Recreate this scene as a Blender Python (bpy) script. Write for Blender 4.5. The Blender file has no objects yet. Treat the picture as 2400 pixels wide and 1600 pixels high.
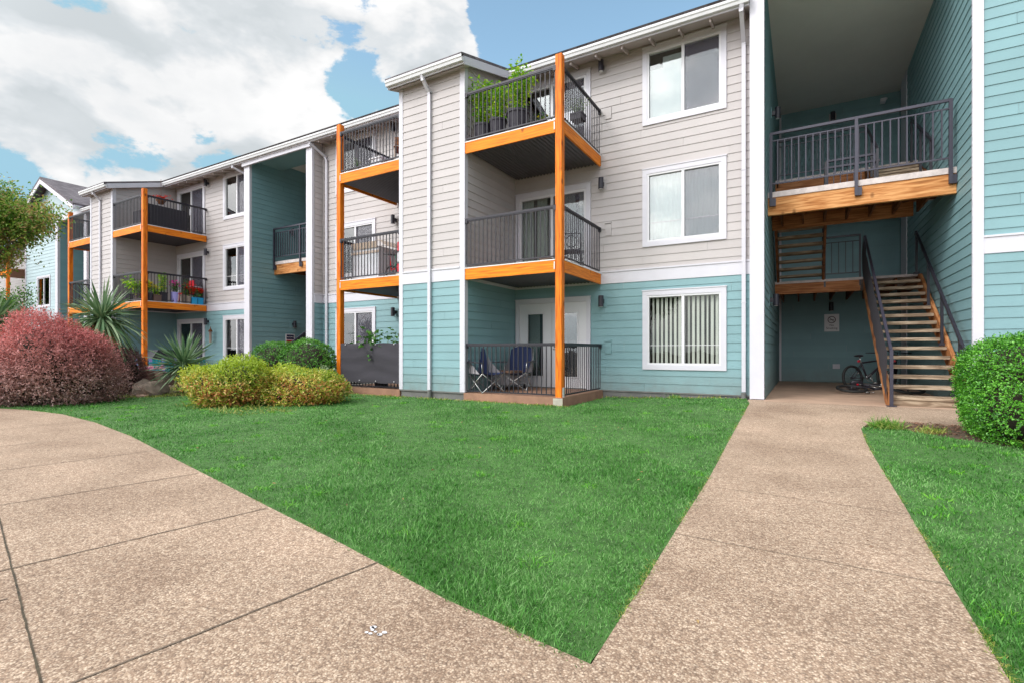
import bpy, math, random
import numpy as np
from mathutils import Vector, Matrix
random.seed(7); RNG=np.random.default_rng(11)
S=bpy.context.scene; COL=S.collection; R=math.radians
# ------------------------------------------------------------------ materials
def new_mat(name):
    m=bpy.data.materials.new(name); m.use_nodes=True
    nt=m.node_tree; nt.nodes.clear(); return m,nt,nt.nodes,nt.links
def N(ns,t,**k):
    n=ns.new(t)
    for a,b in k.items(): setattr(n,a,b)
    return n
def ramp(ns,stops):
    r=ns.new('ShaderNodeValToRGB'); e=r.color_ramp.elements
    while len(e)<len(stops): e.new(0.5)
    for i,(p,c) in enumerate(stops): e[i].position=p; e[i].color=(*c,1)
    return r
def paint(name,col,rough=.55,var=.06,scale=3.0,bump=0.0,bscale=60,metal=0,island=0.0,spec=.5,stretch=(1,1,1),dirt=0):
    """painted / plain surface with faint uneven wear"""
    m,nt,ns,ln=new_mat(name)
    o=N(ns,'ShaderNodeOutputMaterial'); p=N(ns,'ShaderNodeBsdfPrincipled'); ln.new(p.outputs[0],o.inputs[0])
    tc=N(ns,'ShaderNodeTexCoord'); mp=N(ns,'ShaderNodeMapping'); mp.inputs['Scale'].default_value=stretch
    ln.new(tc.outputs['Object'],mp.inputs[0])
    nz=N(ns,'ShaderNodeTexNoise'); nz.inputs['Scale'].default_value=scale; nz.inputs['Detail'].default_value=6
    nz.inputs['Roughness'].default_value=.65; ln.new(mp.outputs[0],nz.inputs[0])
    c=Vector(col); lo=c*(1-var*1.6); hi=c*(1+var)
    r=ramp(ns,[(.3,lo),(.7,hi)]); ln.new(nz.outputs[0],r.inputs[0]); out=r.outputs[0]
    if island:
        g=N(ns,'ShaderNodeNewGeometry'); mr=N(ns,'ShaderNodeMapRange'); mr.inputs[3].default_value=1-island; mr.inputs[4].default_value=1+island
        ln.new(g.outputs['Random Per Island'],mr.inputs[0])
        mx=N(ns,'ShaderNodeVectorMath',operation='SCALE'); ln.new(out,mx.inputs[0]); ln.new(mr.outputs[0],mx.inputs['Scale']); out=mx.outputs[0]
    if dirt:
        sz=N(ns,'ShaderNodeSeparateXYZ'); ln.new(tc.outputs['Object'],sz.inputs[0]); dn=N(ns,'ShaderNodeTexNoise'); dn.inputs['Scale'].default_value=5; dn.inputs['Detail'].default_value=8; ln.new(tc.outputs['Object'],dn.inputs[0])
        a_=N(ns,'ShaderNodeMapRange'); a_.inputs[1].default_value=.75; a_.inputs[2].default_value=.15; ln.new(sz.outputs[2],a_.inputs[0])
        b_=N(ns,'ShaderNodeMath',operation='MULTIPLY'); ln.new(a_.outputs[0],b_.inputs[0]); ln.new(dn.outputs[0],b_.inputs[1]); c_=N(ns,'ShaderNodeMath',operation='MULTIPLY'); ln.new(b_.outputs[0],c_.inputs[0]); c_.inputs[1].default_value=dirt
        dm=N(ns,'ShaderNodeMix',data_type='RGBA'); ln.new(c_.outputs[0],dm.inputs[0]); ln.new(out,dm.inputs[6]); dm.inputs[7].default_value=(.16,.12,.08,1); out=dm.outputs[2]
    ln.new(out,p.inputs['Base Color']); p.inputs['Metallic'].default_value=metal
    p.inputs['Specular IOR Level'].default_value=spec
    rr=N(ns,'ShaderNodeMapRange'); rr.inputs[3].default_value=max(0,rough-.08); rr.inputs[4].default_value=min(1,rough+.1)
    ln.new(nz.outputs[0],rr.inputs[0]); ln.new(rr.outputs[0],p.inputs['Roughness'])
    if bump:
        n2=N(ns,'ShaderNodeTexNoise'); n2.inputs['Scale'].default_value=bscale; n2.inputs['Detail'].default_value=4; ln.new(mp.outputs[0],n2.inputs[0])
        b=N(ns,'ShaderNodeBump'); b.inputs['Strength'].default_value=bump; b.inputs['Distance'].default_value=.01
        ln.new(n2.outputs[0],b.inputs['Height']); ln.new(b.outputs[0],p.inputs['Normal'])
    return m
def wood(name,c1,c2,rough=.5,stretch=(6,6,.6),scale=4,knots=True):
    m,nt,ns,ln=new_mat(name)
    o=N(ns,'ShaderNodeOutputMaterial'); p=N(ns,'ShaderNodeBsdfPrincipled'); ln.new(p.outputs[0],o.inputs[0])
    tc=N(ns,'ShaderNodeTexCoord'); mp=N(ns,'ShaderNodeMapping'); mp.inputs['Scale'].default_value=stretch
    ln.new(tc.outputs['Object'],mp.inputs[0])
    nz=N(ns,'ShaderNodeTexNoise'); nz.inputs['Scale'].default_value=scale; nz.inputs['Detail'].default_value=8; nz.inputs['Distortion'].default_value=.6
    ln.new(mp.outputs[0],nz.inputs[0])
    r=ramp(ns,[(.30,[x*.7 for x in c1]),(.42,c1),(.62,c2)]); ln.new(nz.outputs[0],r.inputs[0]); out=r.outputs[0]
    if knots:
        v=N(ns,'ShaderNodeTexVoronoi'); v.inputs['Scale'].default_value=2.2; mp2=N(ns,'ShaderNodeMapping'); mp2.inputs['Scale'].default_value=(1.6,1.6,1.0)
        ln.new(tc.outputs['Object'],mp2.inputs[0]); ln.new(mp2.outputs[0],v.inputs[0])
        rk=ramp(ns,[(.06,(1,1,1)),(.17,(0,0,0))]); ln.new(v.outputs['Distance'],rk.inputs[0])
        mx=N(ns,'ShaderNodeMix',data_type='RGBA'); ln.new(rk.outputs[0],mx.inputs[0]); ln.new(out,mx.inputs[6])
        mx.inputs[7].default_value=(*[x*.45 for x in c1],1); out=mx.outputs[2]
    ln.new(out,p.inputs['Base Color']); p.inputs['Roughness'].default_value=rough+.1; p.inputs['Specular IOR Level'].default_value=.22
    b=N(ns,'ShaderNodeBump'); b.inputs['Strength'].default_value=.15; b.inputs['Distance'].default_value=.01
    ln.new(nz.outputs[0],b.inputs['Height']); ln.new(b.outputs[0],p.inputs['Normal'])
    return m
def leafmat(name,cols,trans=.3,rough=.45,zg=None,clump=1.2,spec=.5):
    """cols: list of colours picked per leaf; zg: (zlo,zhi,colour) new growth towards the top (object space)"""
    m,nt,ns,ln=new_mat(name)
    o=N(ns,'ShaderNodeOutputMaterial'); p=N(ns,'ShaderNodeBsdfPrincipled'); g=N(ns,'ShaderNodeNewGeometry'); tc=N(ns,'ShaderNodeTexCoord')
    r=ramp(ns,[((i+.5)/len(cols),c) for i,c in enumerate(cols)])
    nz=N(ns,'ShaderNodeTexNoise'); nz.inputs['Scale'].default_value=clump; nz.inputs['Detail'].default_value=2; ln.new(tc.outputs['Object'],nz.inputs[0])
    a=N(ns,'ShaderNodeMath',operation='MULTIPLY_ADD'); a.inputs[1].default_value=1.6; a.inputs[2].default_value=-.8; ln.new(nz.outputs[0],a.inputs[0])
    s=N(ns,'ShaderNodeMath',operation='ADD'); ln.new(a.outputs[0],s.inputs[0]); ln.new(g.outputs['Random Per Island'],s.inputs[1])
    ln.new(s.outputs[0],r.inputs[0]); out=r.outputs[0]
    if zg:
        sp=N(ns,'ShaderNodeSeparateXYZ'); ln.new(tc.outputs['Object'],sp.inputs[0])
        mr=N(ns,'ShaderNodeMapRange'); mr.inputs[1].default_value=zg[0]; mr.inputs[2].default_value=zg[1]; ln.new(sp.outputs[2],mr.inputs[0])
        mm=N(ns,'ShaderNodeMath',operation='MULTIPLY'); ad=N(ns,'ShaderNodeMath',operation='ADD',use_clamp=True)
        ln.new(g.outputs['Random Per Island'],ad.inputs[0]); ad.inputs[1].default_value=.25
        ln.new(mr.outputs[0],mm.inputs[0]); ln.new(ad.outputs[0],mm.inputs[1])
        mx=N(ns,'ShaderNodeMix',data_type='RGBA'); ln.new(mm.outputs[0],mx.inputs[0]); ln.new(out,mx.inputs[6]); mx.inputs[7].default_value=(*zg[2],1); out=mx.outputs[2]
    ln.new(out,p.inputs['Base Color']); p.inputs['Roughness'].default_value=rough; p.inputs['Specular IOR Level'].default_value=spec
    t=N(ns,'ShaderNodeBsdfTranslucent'); ln.new(out,t.inputs[0])
    ms=N(ns,'ShaderNodeMixShader'); ms.inputs[0].default_value=trans; ln.new(p.outputs[0],ms.inputs[1]); ln.new(t.outputs[0],ms.inputs[2]); ln.new(ms.outputs[0],o.inputs[0])
    return m
def glassmat(name,tint,refl=.25,ior=1.5):
    m,nt,ns,ln=new_mat(name)
    o=N(ns,'ShaderNodeOutputMaterial'); tr=N(ns,'ShaderNodeBsdfTransparent'); tr.inputs[0].default_value=(*tint,1)
    gl=N(ns,'ShaderNodeBsdfGlossy'); gl.inputs['Roughness'].default_value=.02
    nz=N(ns,'ShaderNodeTexNoise'); nz.inputs['Scale'].default_value=2.5; tc=N(ns,'ShaderNodeTexCoord'); ln.new(tc.outputs['Object'],nz.inputs[0])
    b=N(ns,'ShaderNodeBump'); b.inputs['Strength'].default_value=.08; b.inputs['Distance'].default_value=.02; ln.new(nz.outputs[0],b.inputs['Height']); ln.new(b.outputs[0],gl.inputs['Normal'])
    fr=N(ns,'ShaderNodeFresnel'); fr.inputs[0].default_value=ior
    mr=N(ns,'ShaderNodeMapRange'); mr.inputs[1].default_value=0; mr.inputs[2].default_value=1; mr.inputs[3].default_value=refl; mr.inputs[4].default_value=1; ln.new(fr.outputs[0],mr.inputs[0])
    ms=N(ns,'ShaderNodeMixShader'); ln.new(mr.outputs[0],ms.inputs[0]); ln.new(tr.outputs[0],ms.inputs[1]); ln.new(gl.outputs[0],ms.inputs[2]); ln.new(ms.outputs[0],o.inputs[0])
    return m
def screenmat(name,col,a):
    m,nt,ns,ln=new_mat(name)
    o=N(ns,'ShaderNodeOutputMaterial'); tr=N(ns,'ShaderNodeBsdfTransparent'); d=N(ns,'ShaderNodeBsdfDiffuse'); d.inputs[0].default_value=(*col,1)
    ms=N(ns,'ShaderNodeMixShader'); ms.inputs[0].default_value=a; ln.new(tr.outputs[0],ms.inputs[1]); ln.new(d.outputs[0],ms.inputs[2]); ln.new(ms.outputs[0],o.inputs[0])
    return m
def aggregate(name,base,pale,dark,sc=125):
    """exposed-aggregate concrete: pebbles, stains"""
    m,nt,ns,ln=new_mat(name)
    o=N(ns,'ShaderNodeOutputMaterial'); p=N(ns,'ShaderNodeBsdfPrincipled'); ln.new(p.outputs[0],o.inputs[0])
    tc=N(ns,'ShaderNodeTexCoord')
    v=N(ns,'ShaderNodeTexVoronoi'); v.inputs['Scale'].default_value=sc; ln.new(tc.outputs['Object'],v.inputs[0])
    wn=N(ns,'ShaderNodeSeparateColor'); ln.new(v.outputs['Color'],wn.inputs[0])
    r=ramp(ns,[(.0,dark),(.22,[x*.85 for x in base]),(.5,base),(.72,[a*.5+b*.5 for a,b in zip(base,pale)]),(.95,pale)]); ln.new(wn.outputs[0],r.inputs[0])
    re=ramp(ns,[(.25,(1,1,1)),(.62,(0.55,.5,.46))]); ln.new(v.outputs['Distance'],re.inputs[0])
    mu=N(ns,'ShaderNodeMix',data_type='RGBA',blend_type='MULTIPLY'); mu.inputs[0].default_value=.7; ln.new(r.outputs[0],mu.inputs[6]); ln.new(re.outputs[0],mu.inputs[7])
    nz=N(ns,'ShaderNodeTexNoise'); nz.inputs['Scale'].default_value=.9; nz.inputs['Detail'].default_value=6; nz.inputs['Roughness'].default_value=.6; ln.new(tc.outputs['Object'],nz.inputs[0])
    r2=ramp(ns,[(.28,(.74,.70,.68)),(.5,(1,1,1)),(.70,(1.22,1.21,1.22))]); ln.new(nz.outputs[0],r2.inputs[0])
    m2=N(ns,'ShaderNodeMix',data_type='RGBA',blend_type='MULTIPLY'); m2.inputs[0].default_value=1; ln.new(mu.outputs[2],m2.inputs[6]); ln.new(r2.outputs[0],m2.inputs[7])
    n3=N(ns,'ShaderNodeTexNoise'); n3.inputs['Scale'].default_value=28; n3.inputs['Detail'].default_value=3; ln.new(tc.outputs['Object'],n3.inputs[0])
    r3=ramp(ns,[(.35,(.8,.78,.77)),(.65,(1.14,1.14,1.13))]); ln.new(n3.outputs[0],r3.inputs[0])
    m3=N(ns,'ShaderNodeMix',data_type='RGBA',blend_type='MULTIPLY'); m3.inputs[0].default_value=.8; ln.new(m2.outputs[2],m3.inputs[6]); ln.new(r3.outputs[0],m3.inputs[7])
    ln.new(m3.outputs[2],p.inputs['Base Color']); p.inputs['Roughness'].default_value=.85; p.inputs['Specular IOR Level'].default_value=.25
    b=N(ns,'ShaderNodeBump'); b.inputs['Strength'].default_value=.5; b.inputs['Distance'].default_value=.004; b.invert=True
    ln.new(v.outputs['Distance'],b.inputs['Height']); ln.new(b.outputs[0],p.inputs['Normal'])
    return m
def shingle(name):
    m,nt,ns,ln=new_mat(name)
    o=N(ns,'ShaderNodeOutputMaterial'); p=N(ns,'ShaderNodeBsdfPrincipled'); ln.new(p.outputs[0],o.inputs[0])
    tc=N(ns,'ShaderNodeTexCoord'); sp=N(ns,'ShaderNodeSeparateXYZ'); ln.new(tc.outputs['Object'],sp.inputs[0])
    cb=N(ns,'ShaderNodeCombineXYZ'); 
    ad=N(ns,'ShaderNodeMath',operation='ADD'); ln.new(sp.outputs[0],ad.inputs[0]); ln.new(sp.outputs[1],ad.inputs[1])
    ln.new(ad.outputs[0],cb.inputs[0]); ms=N(ns,'ShaderNodeMath',operation='MULTIPLY'); ms.inputs[1].default_value=2.2; ln.new(sp.outputs[2],ms.inputs[0]); ln.new(ms.outputs[0],cb.inputs[1])
    br=N(ns,'ShaderNodeTexBrick'); br.inputs['Scale'].default_value=3; br.inputs['Color1'].default_value=(.10,.085,.095,1); br.inputs['Color2'].default_value=(.19,.165,.18,1); br.inputs['Mortar'].default_value=(.05,.045,.05,1)
    br.inputs['Mortar Size'].default_value=.012; br.inputs['Brick Width'].default_value=.7; br.inputs['Row Height'].default_value=.35; ln.new(cb.outputs[0],br.inputs[0])
    ln.new(br.outputs[0],p.inputs['Base Color']); p.inputs['Roughness'].default_value=.95
    return m
M={}
M['beige']=paint('beige siding paint',(.475,.437,.432),.6,.04,.9,.15,40,island=.035)
M['teal']=paint('teal siding paint',(.200,.345,.372),.6,.05,.9,.15,40,island=.05,dirt=.7)
M['paleblue']=paint('pale blue siding paint',(.42,.53,.56),.6,.03,1.5,.15,40,island=.03)
M['white']=paint('white trim paint',(.61,.595,.65),.5,.03,2,.08,30)
M['white2']=paint('white vinyl',(.69,.68,.71),.35,.02,2)
M['gutter']=paint('gutter metal',(.62,.62,.63),.4,.05,2)
M['soffit']=paint('soffit paint',(.42,.36,.34),.7,.04,2)
M['ceil']=paint('breezeway ceiling paint',(.74,.70,.66),.85,.04,.8)
M['skirt']=paint('grey foundation',(.17,.17,.16),.85,.15,3,.3,30)
M['orange']=wood('orange stained fir',(.58,.125,.008),(.82,.225,.012),.45,(9,9,.8),3)
M['orangeh']=wood('orange stained fascia board',(.70,.170,.007),(.90,.275,.010),.45,(.6,4,14),3)
M['stair']=wood('weathered stair timber',(.24,.17,.115),(.46,.36,.26),.75,(1,7,7),3,False)
M['stringer']=wood('red brown stringer timber',(.33,.12,.04),(.54,.25,.105),.6,(6,.8,1.6),3,False)
M['stringerx']=wood('red brown header timber',(.30,.11,.04),(.48,.21,.09),.6,(.6,4,8),3,False)
M['beam']=wood('pale glulam beam',(.44,.17,.05),(.66,.33,.13),.6,(.8,3,9),3)
M['darkwood']=wood('dark brown joist timber',(.11,.04,.016),(.22,.085,.032),.6,(2,.7,5),3,False)
M['patio']=paint('brown patio slab',(.33,.18,.115),.8,.15,4,.4,30)
M['rail']=paint('dark bronze railing metal',(.022,.020,.028),.45,.1,8,metal=.2)
M['railblue']=paint('grey railing metal',(.045,.042,.062),.42,.1,8,metal=.2)
M['black']=paint('black metal',(.025,.022,.032),.4,.1,8)
M['corr']=paint('black corrugated metal',(.10,.093,.105),.38,.06,2,metal=.35)
M['deckedge']=paint('pale deck coating edge',(.60,.52,.50),.7,.15,9,.2,30)
M['flash']=paint('white flashing',(.74,.72,.70),.4,.03,2)
M['conc']=paint('concrete footing',(.42,.40,.33),.9,.12,7,.5,40)
M['walk']=aggregate('aggregate walk',(.43,.31,.225),(.65,.52,.40),(.28,.205,.155))
M['slab']=paint('troweled concrete slab',(.47,.315,.225),.75,.14,2.2,.25,50)
M['joint']=paint('joint dirt',(.17,.125,.09),.95,.3,30)
M['moss']=paint('mossy joint',(.075,.058,.035),.95,.5,20)
M['soil']=paint('bare soil',(.12,.085,.055),.95,.3,8,.8,30)
M['lawnbase']=paint('lawn thatch',(.06,.15,.03),.95,.3,6,.8,40)
M['shingle']=shingle('asphalt shingle')
M['glass']=glassmat('window glass',(.86,.90,.89),.13)
M['glassd']=glassmat('door glass',(.70,.75,.76),.07)
M['glassc']=glassmat('clear window glass',(.95,.96,.95),.015,1.25)
M['screen']=screenmat('insect screen',(.20,.19,.24),.20)
M['blind']=paint('pale green vertical blind',(.60,.62,.57),.6,.05,3)
M['curtain']=paint('white curtain',(.72,.75,.74),.8,.05,3)
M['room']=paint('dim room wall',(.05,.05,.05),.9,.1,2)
M['darkfab']=paint('charcoal fabric',(.042,.038,.048),.85,.08,3,.3,80)
M['blue']=paint('navy camp chair fabric',(.016,.028,.095),.8,.08,6,.3,90)
M['greyfab']=paint('grey chair fabric',(.30,.28,.30),.85,.08,6,.3,90)
M['steel']=paint('bright steel tube',(.55,.54,.53),.25,.05,6,metal=.8)
M['rubber']=paint('tyre rubber',(.018,.018,.018),.7,.1,10)
M['signw']=paint('sign white',(.70,.68,.70),.4,.02,2)
M['signr']=paint('sign dark red',(.42,.012,.03),.4,.02,2)
M['signn']=paint('sign navy',(.012,.012,.06),.4,.02,2)
M['ink']=paint('sign ink',(.05,.02,.03),.5,.02,2)
M['pink']=leafmat('pink petals',[(.75,.10,.30),(.85,.35,.50),(.85,.60,.65)],.2)
M['magenta']=leafmat('magenta petals',[(.70,.02,.38),(.85,.05,.5)],.2)
M['redf']=leafmat('red petals',[(.70,.02,.01),(.85,.06,.02)],.2)
M['yellowf']=leafmat('yellow petals',[(.80,.62,.02),(.7,.7,.05)],.2)
M['red']=paint('red plastic',(.62,.012,.03),.35,.04,3)
M['turq']=paint('turquoise paint',(.0,.36,.44),.5,.06,3)
M['lav']=paint('lavender paint',(.36,.33,.72),.5,.05,3)
M['purple']=paint('purple plastic',(.23,.17,.55),.5,.05,3)
M['cyan']=paint('blue planter',(.0,.28,.55),.5,.05,3)
M['pot']=paint('dark plastic pot',(.035,.03,.045),.6,.08,4)
M['clay']=paint('grey clay pot',(.30,.23,.19),.8,.1,8,.3,40)
M['brownp']=paint('brown planter',(.13,.075,.06),.7,.1,5)
M['rock']=paint('boulder',(.26,.20,.155),.9,.3,3,1.0,12)
M['card']=paint('cardboard',(.62,.50,.42),.8,.06,3)
M['plastic']=paint('cloudy plastic wrap',(.62,.63,.68),.4,.1,3)
M['green']=paint('green plastic',(.0,.30,.17),.4,.05,3)
M['bark']=paint('bark',(.12,.085,.06),.95,.3,10,1,25)
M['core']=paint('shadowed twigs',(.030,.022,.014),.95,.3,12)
M['mulch']=paint('bark mulch',(.22,.11,.07),.95,.35,25,.8,40,island=.4)
M['barb']=leafmat('barberry leaves',[(.16,.085,.07),(.33,.17,.145),(.50,.28,.25),(.68,.45,.42)],.25,.5,(.4,1.45,(.74,.22,.21)),1.6)
M['barb2']=leafmat('dull barberry leaves',[(.12,.06,.055),(.20,.09,.08),(.28,.13,.12)],.22,.5)
M['nan']=leafmat('nandina leaves',[(.14,.25,.02),(.34,.47,.03),(.62,.62,.08),(.80,.62,.22),(.70,.27,.09)],.3,.4,(.45,.80,(.42,.56,.03)),2.2)
M['box']=leafmat('boxwood leaves',[(.03,.14,.012),(.08,.28,.02),(.17,.44,.045)],.25,.32,None,2.5)
M['box2']=leafmat('bright hedge leaves',[(.03,.15,.012),(.08,.30,.02),(.17,.48,.045)],.25,.28,None,2.5)
M['yucca']=leafmat('yucca blades',[(.09,.19,.08),(.20,.33,.16),(.38,.50,.28)],.15,.45)
M['yuccadry']=leafmat('dry yucca blades',[(.35,.30,.10),(.5,.45,.2)],.15,.6)
M['tleaf']=leafmat('tree leaves',[(.09,.22,.02),(.20,.38,.04),(.38,.52,.10),(.46,.30,.12)],.35,.45,None,1.5)
M['tleaf2']=leafmat('green tree leaves',[(.03,.10,.015),(.09,.22,.03),(.16,.33,.05)],.35,.45)
M['plant']=leafmat('bright pot plant leaves',[(.16,.42,.02),(.36,.62,.03),(.60,.72,.05)],.35,.4)
M['plantp']=leafmat('pale pot plant leaves',[(.22,.30,.16),(.38,.46,.25)],.3,.5)
M['plantd']=leafmat('dark pot plant leaves',[(.04,.14,.02),(.11,.27,.04)],.3,.4)
M['grass']=leafmat('lawn grass blades',[(.028,.125,.012),(.050,.205,.022),(.078,.275,.034),(.135,.36,.075),(.24,.44,.15)],.3,.5,None,1.1,.35)
M['grassy']=leafmat('yellowing weeds',[(.10,.22,.02),(.30,.36,.05),(.45,.40,.12)],.3,.6,None,1.5)
M['clump']=leafmat('ornamental grass',[(.07,.22,.02),(.16,.38,.04),(.40,.45,.12)],.3,.45,None,3)
# ------------------------------------------------------------------ mesh builder
WORLD={}
class MB:
    def __init__(s): s.v=[]; s.f=[]; s.m=[]; s.mi=0; s.X=None
    def add(s,vs,fs):
        b=len(s.v)
        if s.X is not None: vs=[tuple(s.X@Vector(q)) for q in vs]
        s.v+= [tuple(q) for q in vs]; s.f+=[tuple(b+i for i in f) for f in fs]; s.m+=[s.mi]*len(fs); return s
    def box(s,x0,y0,z0,x1,y1,z1):
        x0,x1=sorted((x0,x1)); y0,y1=sorted((y0,y1)); z0,z1=sorted((z0,z1))
        return s.add([(x0,y0,z0),(x1,y0,z0),(x1,y1,z0),(x0,y1,z0),(x0,y0,z1),(x1,y0,z1),(x1,y1,z1),(x0,y1,z1)],
              [(0,3,2,1),(4,5,6,7),(0,1,5,4),(1,2,6,5),(2,3,7,6),(3,0,4,7)])
    def cbox(s,c,d,rz=0,rx=0,ry=0):
        m=Matrix.Translation(c)@Matrix.Rotation(rz,4,'Z')@Matrix.Rotation(ry,4,'Y')@Matrix.Rotation(rx,4,'X')
        a,b,e=d[0]/2,d[1]/2,d[2]/2
        vs=[m@Vector(q) for q in [(-a,-b,-e),(a,-b,-e),(a,b,-e),(-a,b,-e),(-a,-b,e),(a,-b,e),(a,b,e),(-a,b,e)]]
        return s.add(vs,[(0,3,2,1),(4,5,6,7),(0,1,5,4),(1,2,6,5),(2,3,7,6),(3,0,4,7)])
    def beam(s,p,q,w,h):
        p,q=Vector(p),Vector(q); d=(q-p).normalized(); up=Vector((0,0,1)) if abs(d.z)<.98 else Vector((0,1,0))
        a=d.cross(up).normalized()*w/2; b=a.cross(d).normalized()*h/2
        vs=[p-a-b,p+a-b,p+a+b,p-a+b,q-a-b,q+a-b,q+a+b,q-a+b]
        return s.add(vs,[(0,3,2,1),(4,5,6,7),(0,1,5,4),(1,2,6,5),(2,3,7,6),(3,0,4,7)])
    def tube(s,pts,r,n=8,cap=True):
        pts=[Vector(p) for p in pts]; k=len(pts); rs=r if isinstance(r,(list,tuple)) else [r]*k
        vs=[]; fs=[]; prev=None
        for i,p in enumerate(pts):
            d=(pts[min(i+1,k-1)]-pts[max(i-1,0)]).normalized()
            if prev is None: a=d.cross(Vector((0,0,1)) if abs(d.z)<.9 else Vector((1,0,0))).normalized()
            else: a=(prev-d*prev.dot(d)).normalized()
            prev=a; b=d.cross(a)
            for j in range(n):
                t=2*math.pi*j/n; vs.append(p+(a*math.cos(t)+b*math.sin(t))*rs[i])
        for i in range(k-1):
            for j in range(n): fs.append((i*n+j,i*n+(j+1)%n,(i+1)*n+(j+1)%n,(i+1)*n+j))
        if cap: fs+= [tuple(range(n))[::-1],tuple((k-1)*n+j for j in range(n))]
        return s.add(vs,fs)
    def lathe(s,c,prof,n=24):
        vs=[];fs=[]
        for r,z in prof:
            for j in range(n):
                t=2*math.pi*j/n; vs.append((c[0]+r*math.cos(t),c[1]+r*math.sin(t),c[2]+z))
        for i in range(len(prof)-1):
            for j in range(n): fs.append((i*n+j,i*n+(j+1)%n,(i+1)*n+(j+1)%n,(i+1)*n+j))
        fs+= [tuple(range(n))[::-1],tuple((len(prof)-1)*n+j for j in range(n))]
        return s.add(vs,fs)
    def torus(s,c,R_,r,axis=(0,0,1),n=28,m=8):
        ax=Vector(axis).normalized(); a=ax.orthogonal().normalized(); b=ax.cross(a); c=Vector(c); vs=[];fs=[]
        for i in range(n):
            t=2*math.pi*i/n; d=a*math.cos(t)+b*math.sin(t)
            for j in range(m):
                u=2*math.pi*j/m; vs.append(c+d*(R_+r*math.cos(u))+ax*(r*math.sin(u)))
        for i in range(n):
            for j in range(m): fs.append((i*m+j,((i+1)%n)*m+j,((i+1)%n)*m+(j+1)%m,i*m+(j+1)%m))
        return s.add(vs,fs)
    def prism(s,prof,axis,a0,a1):
        """profile (list of 2D points) extruded along X ('x': prof=(y,z)) or Y ('y': prof=(x,z)) or Z ('z': prof=(x,y))"""
        n=len(prof); f={'x':lambda a,p:(a,p[0],p[1]),'y':lambda a,p:(p[0],a,p[1]),'z':lambda a,p:(p[0],p[1],a)}[axis]
        vs=[f(a0,p) for p in prof]+[f(a1,p) for p in prof]
        fs=[(i,(i+1)%n,n+(i+1)%n,n+i) for i in range(n)]+[tuple(range(n))[::-1],tuple(range(n,2*n))]
        return s.add(vs,fs)
    def blob(s,c,rad,seed=0,sub=16,amp=.12,flat=None):
        rnd=random.Random(seed); ph=[(rnd.uniform(1,4),rnd.uniform(1,4),rnd.uniform(0,6)) for _ in range(4)]
        vs=[];fs=[];n=sub;m=sub//2
        for i in range(m+1):
            th=math.pi*i/m
            for j in range(n):
                ph_=2*math.pi*j/n; x,y,z=math.sin(th)*math.cos(ph_),math.sin(th)*math.sin(ph_),math.cos(th)
                k=1+sum(amp*math.sin(a*x*2+b*y*2+e+z*2) for a,b,e in ph)/2
                zz=z*rad[2]*k
                if flat is not None: zz=max(zz,flat)
                vs.append((c[0]+x*rad[0]*k,c[1]+y*rad[1]*k,c[2]+zz))
        for i in range(m):
            for j in range(n): fs.append((i*n+j,(i+1)*n+j,(i+1)*n+(j+1)%n,i*n+(j+1)%n))
        return s.add(vs,fs)
    def build(s,name,mats,parent=None,smooth=False,origin=None):
        o_=Vector(WORLD.get(parent.name,(0,0,0))) if parent is not None else Vector(origin or (0,0,0))
        me=bpy.data.meshes.new(name)
        vv=np.array(s.v,dtype=np.float64)-np.array(o_)
        me.from_pydata(vv.tolist(),[],s.f)
        if not isinstance(mats,(list,tuple)): mats=[mats]
        for mm in mats: me.materials.append(mm)
        if len(mats)>1: me.polygons.foreach_set('material_index',s.m)
        if smooth: me.polygons.foreach_set('use_smooth',[True]*len(s.f))
        me.validate(); me.update()
        o=bpy.data.objects.new(name,me); COL.objects.link(o)
        if parent is not None: o.parent=parent
        else: o.location=o_
        WORLD[o.name]=tuple(o_)
        return o
def tag(o,label=None,cat=None,group=None,kind=None):
    if label: o['label']=label
    if cat: o['category']=cat
    if group: o['group']=group
    if kind: o['kind']=kind
    return o
def thing(name,label,cat,loc=(0,0,0),group=None):
    o=bpy.data.objects.new(name,None); COL.objects.link(o); o.location=loc; WORLD[o.name]=tuple(loc)
    return tag(o,label,cat,group)
def leafmesh(name,mat,P,D,Nn,L,Wd,parent=None,origin=(0,0,0),curl=.25):
    """P base points, D leaf direction, Nn normals, L lengths, Wd widths : diamond leaves, each an island"""
    n=len(P); D=D/np.linalg.norm(D,axis=1,keepdims=True); Sd=np.cross(D,Nn); Sd/= (np.linalg.norm(Sd,axis=1,keepdims=True)+1e-9)
    Nn=np.cross(Sd,D); L=np.broadcast_to(L,(n,))[:,None]; Wd=np.broadcast_to(Wd,(n,))[:,None]
    a=P; b=P+D*L*.45+Sd*Wd*.5+Nn*Wd*curl; c=P+D*L-Nn*L*.12; d=P+D*L*.45-Sd*Wd*.5+Nn*Wd*curl
    V=np.stack([a,b,c,d],1).reshape(-1,3)
    o_=np.array(WORLD.get(parent.name,(0,0,0))) if parent is not None else np.array(origin)
    V=V-o_
    me=bpy.data.meshes.new(name); me.vertices.add(4*n); me.vertices.foreach_set('co',V.astype(np.float32).ravel())
    idx=np.arange(n)[:,None]*4+np.array([0,1,2,0,2,3]); me.loops.add(6*n); me.loops.foreach_set('vertex_index',idx.ravel().astype(np.int32))
    me.polygons.add(2*n); me.polygons.foreach_set('loop_start',np.arange(2*n,dtype=np.int32)*3)
    me.materials.append(mat); me.update(calc_edges=True); me.validate()
    o=bpy.data.objects.new(name,me); COL.objects.link(o)
    if parent is not None: o.parent=parent
    else: o.location=tuple(o_)
    WORLD[o.name]=tuple(o_); return o
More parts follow.
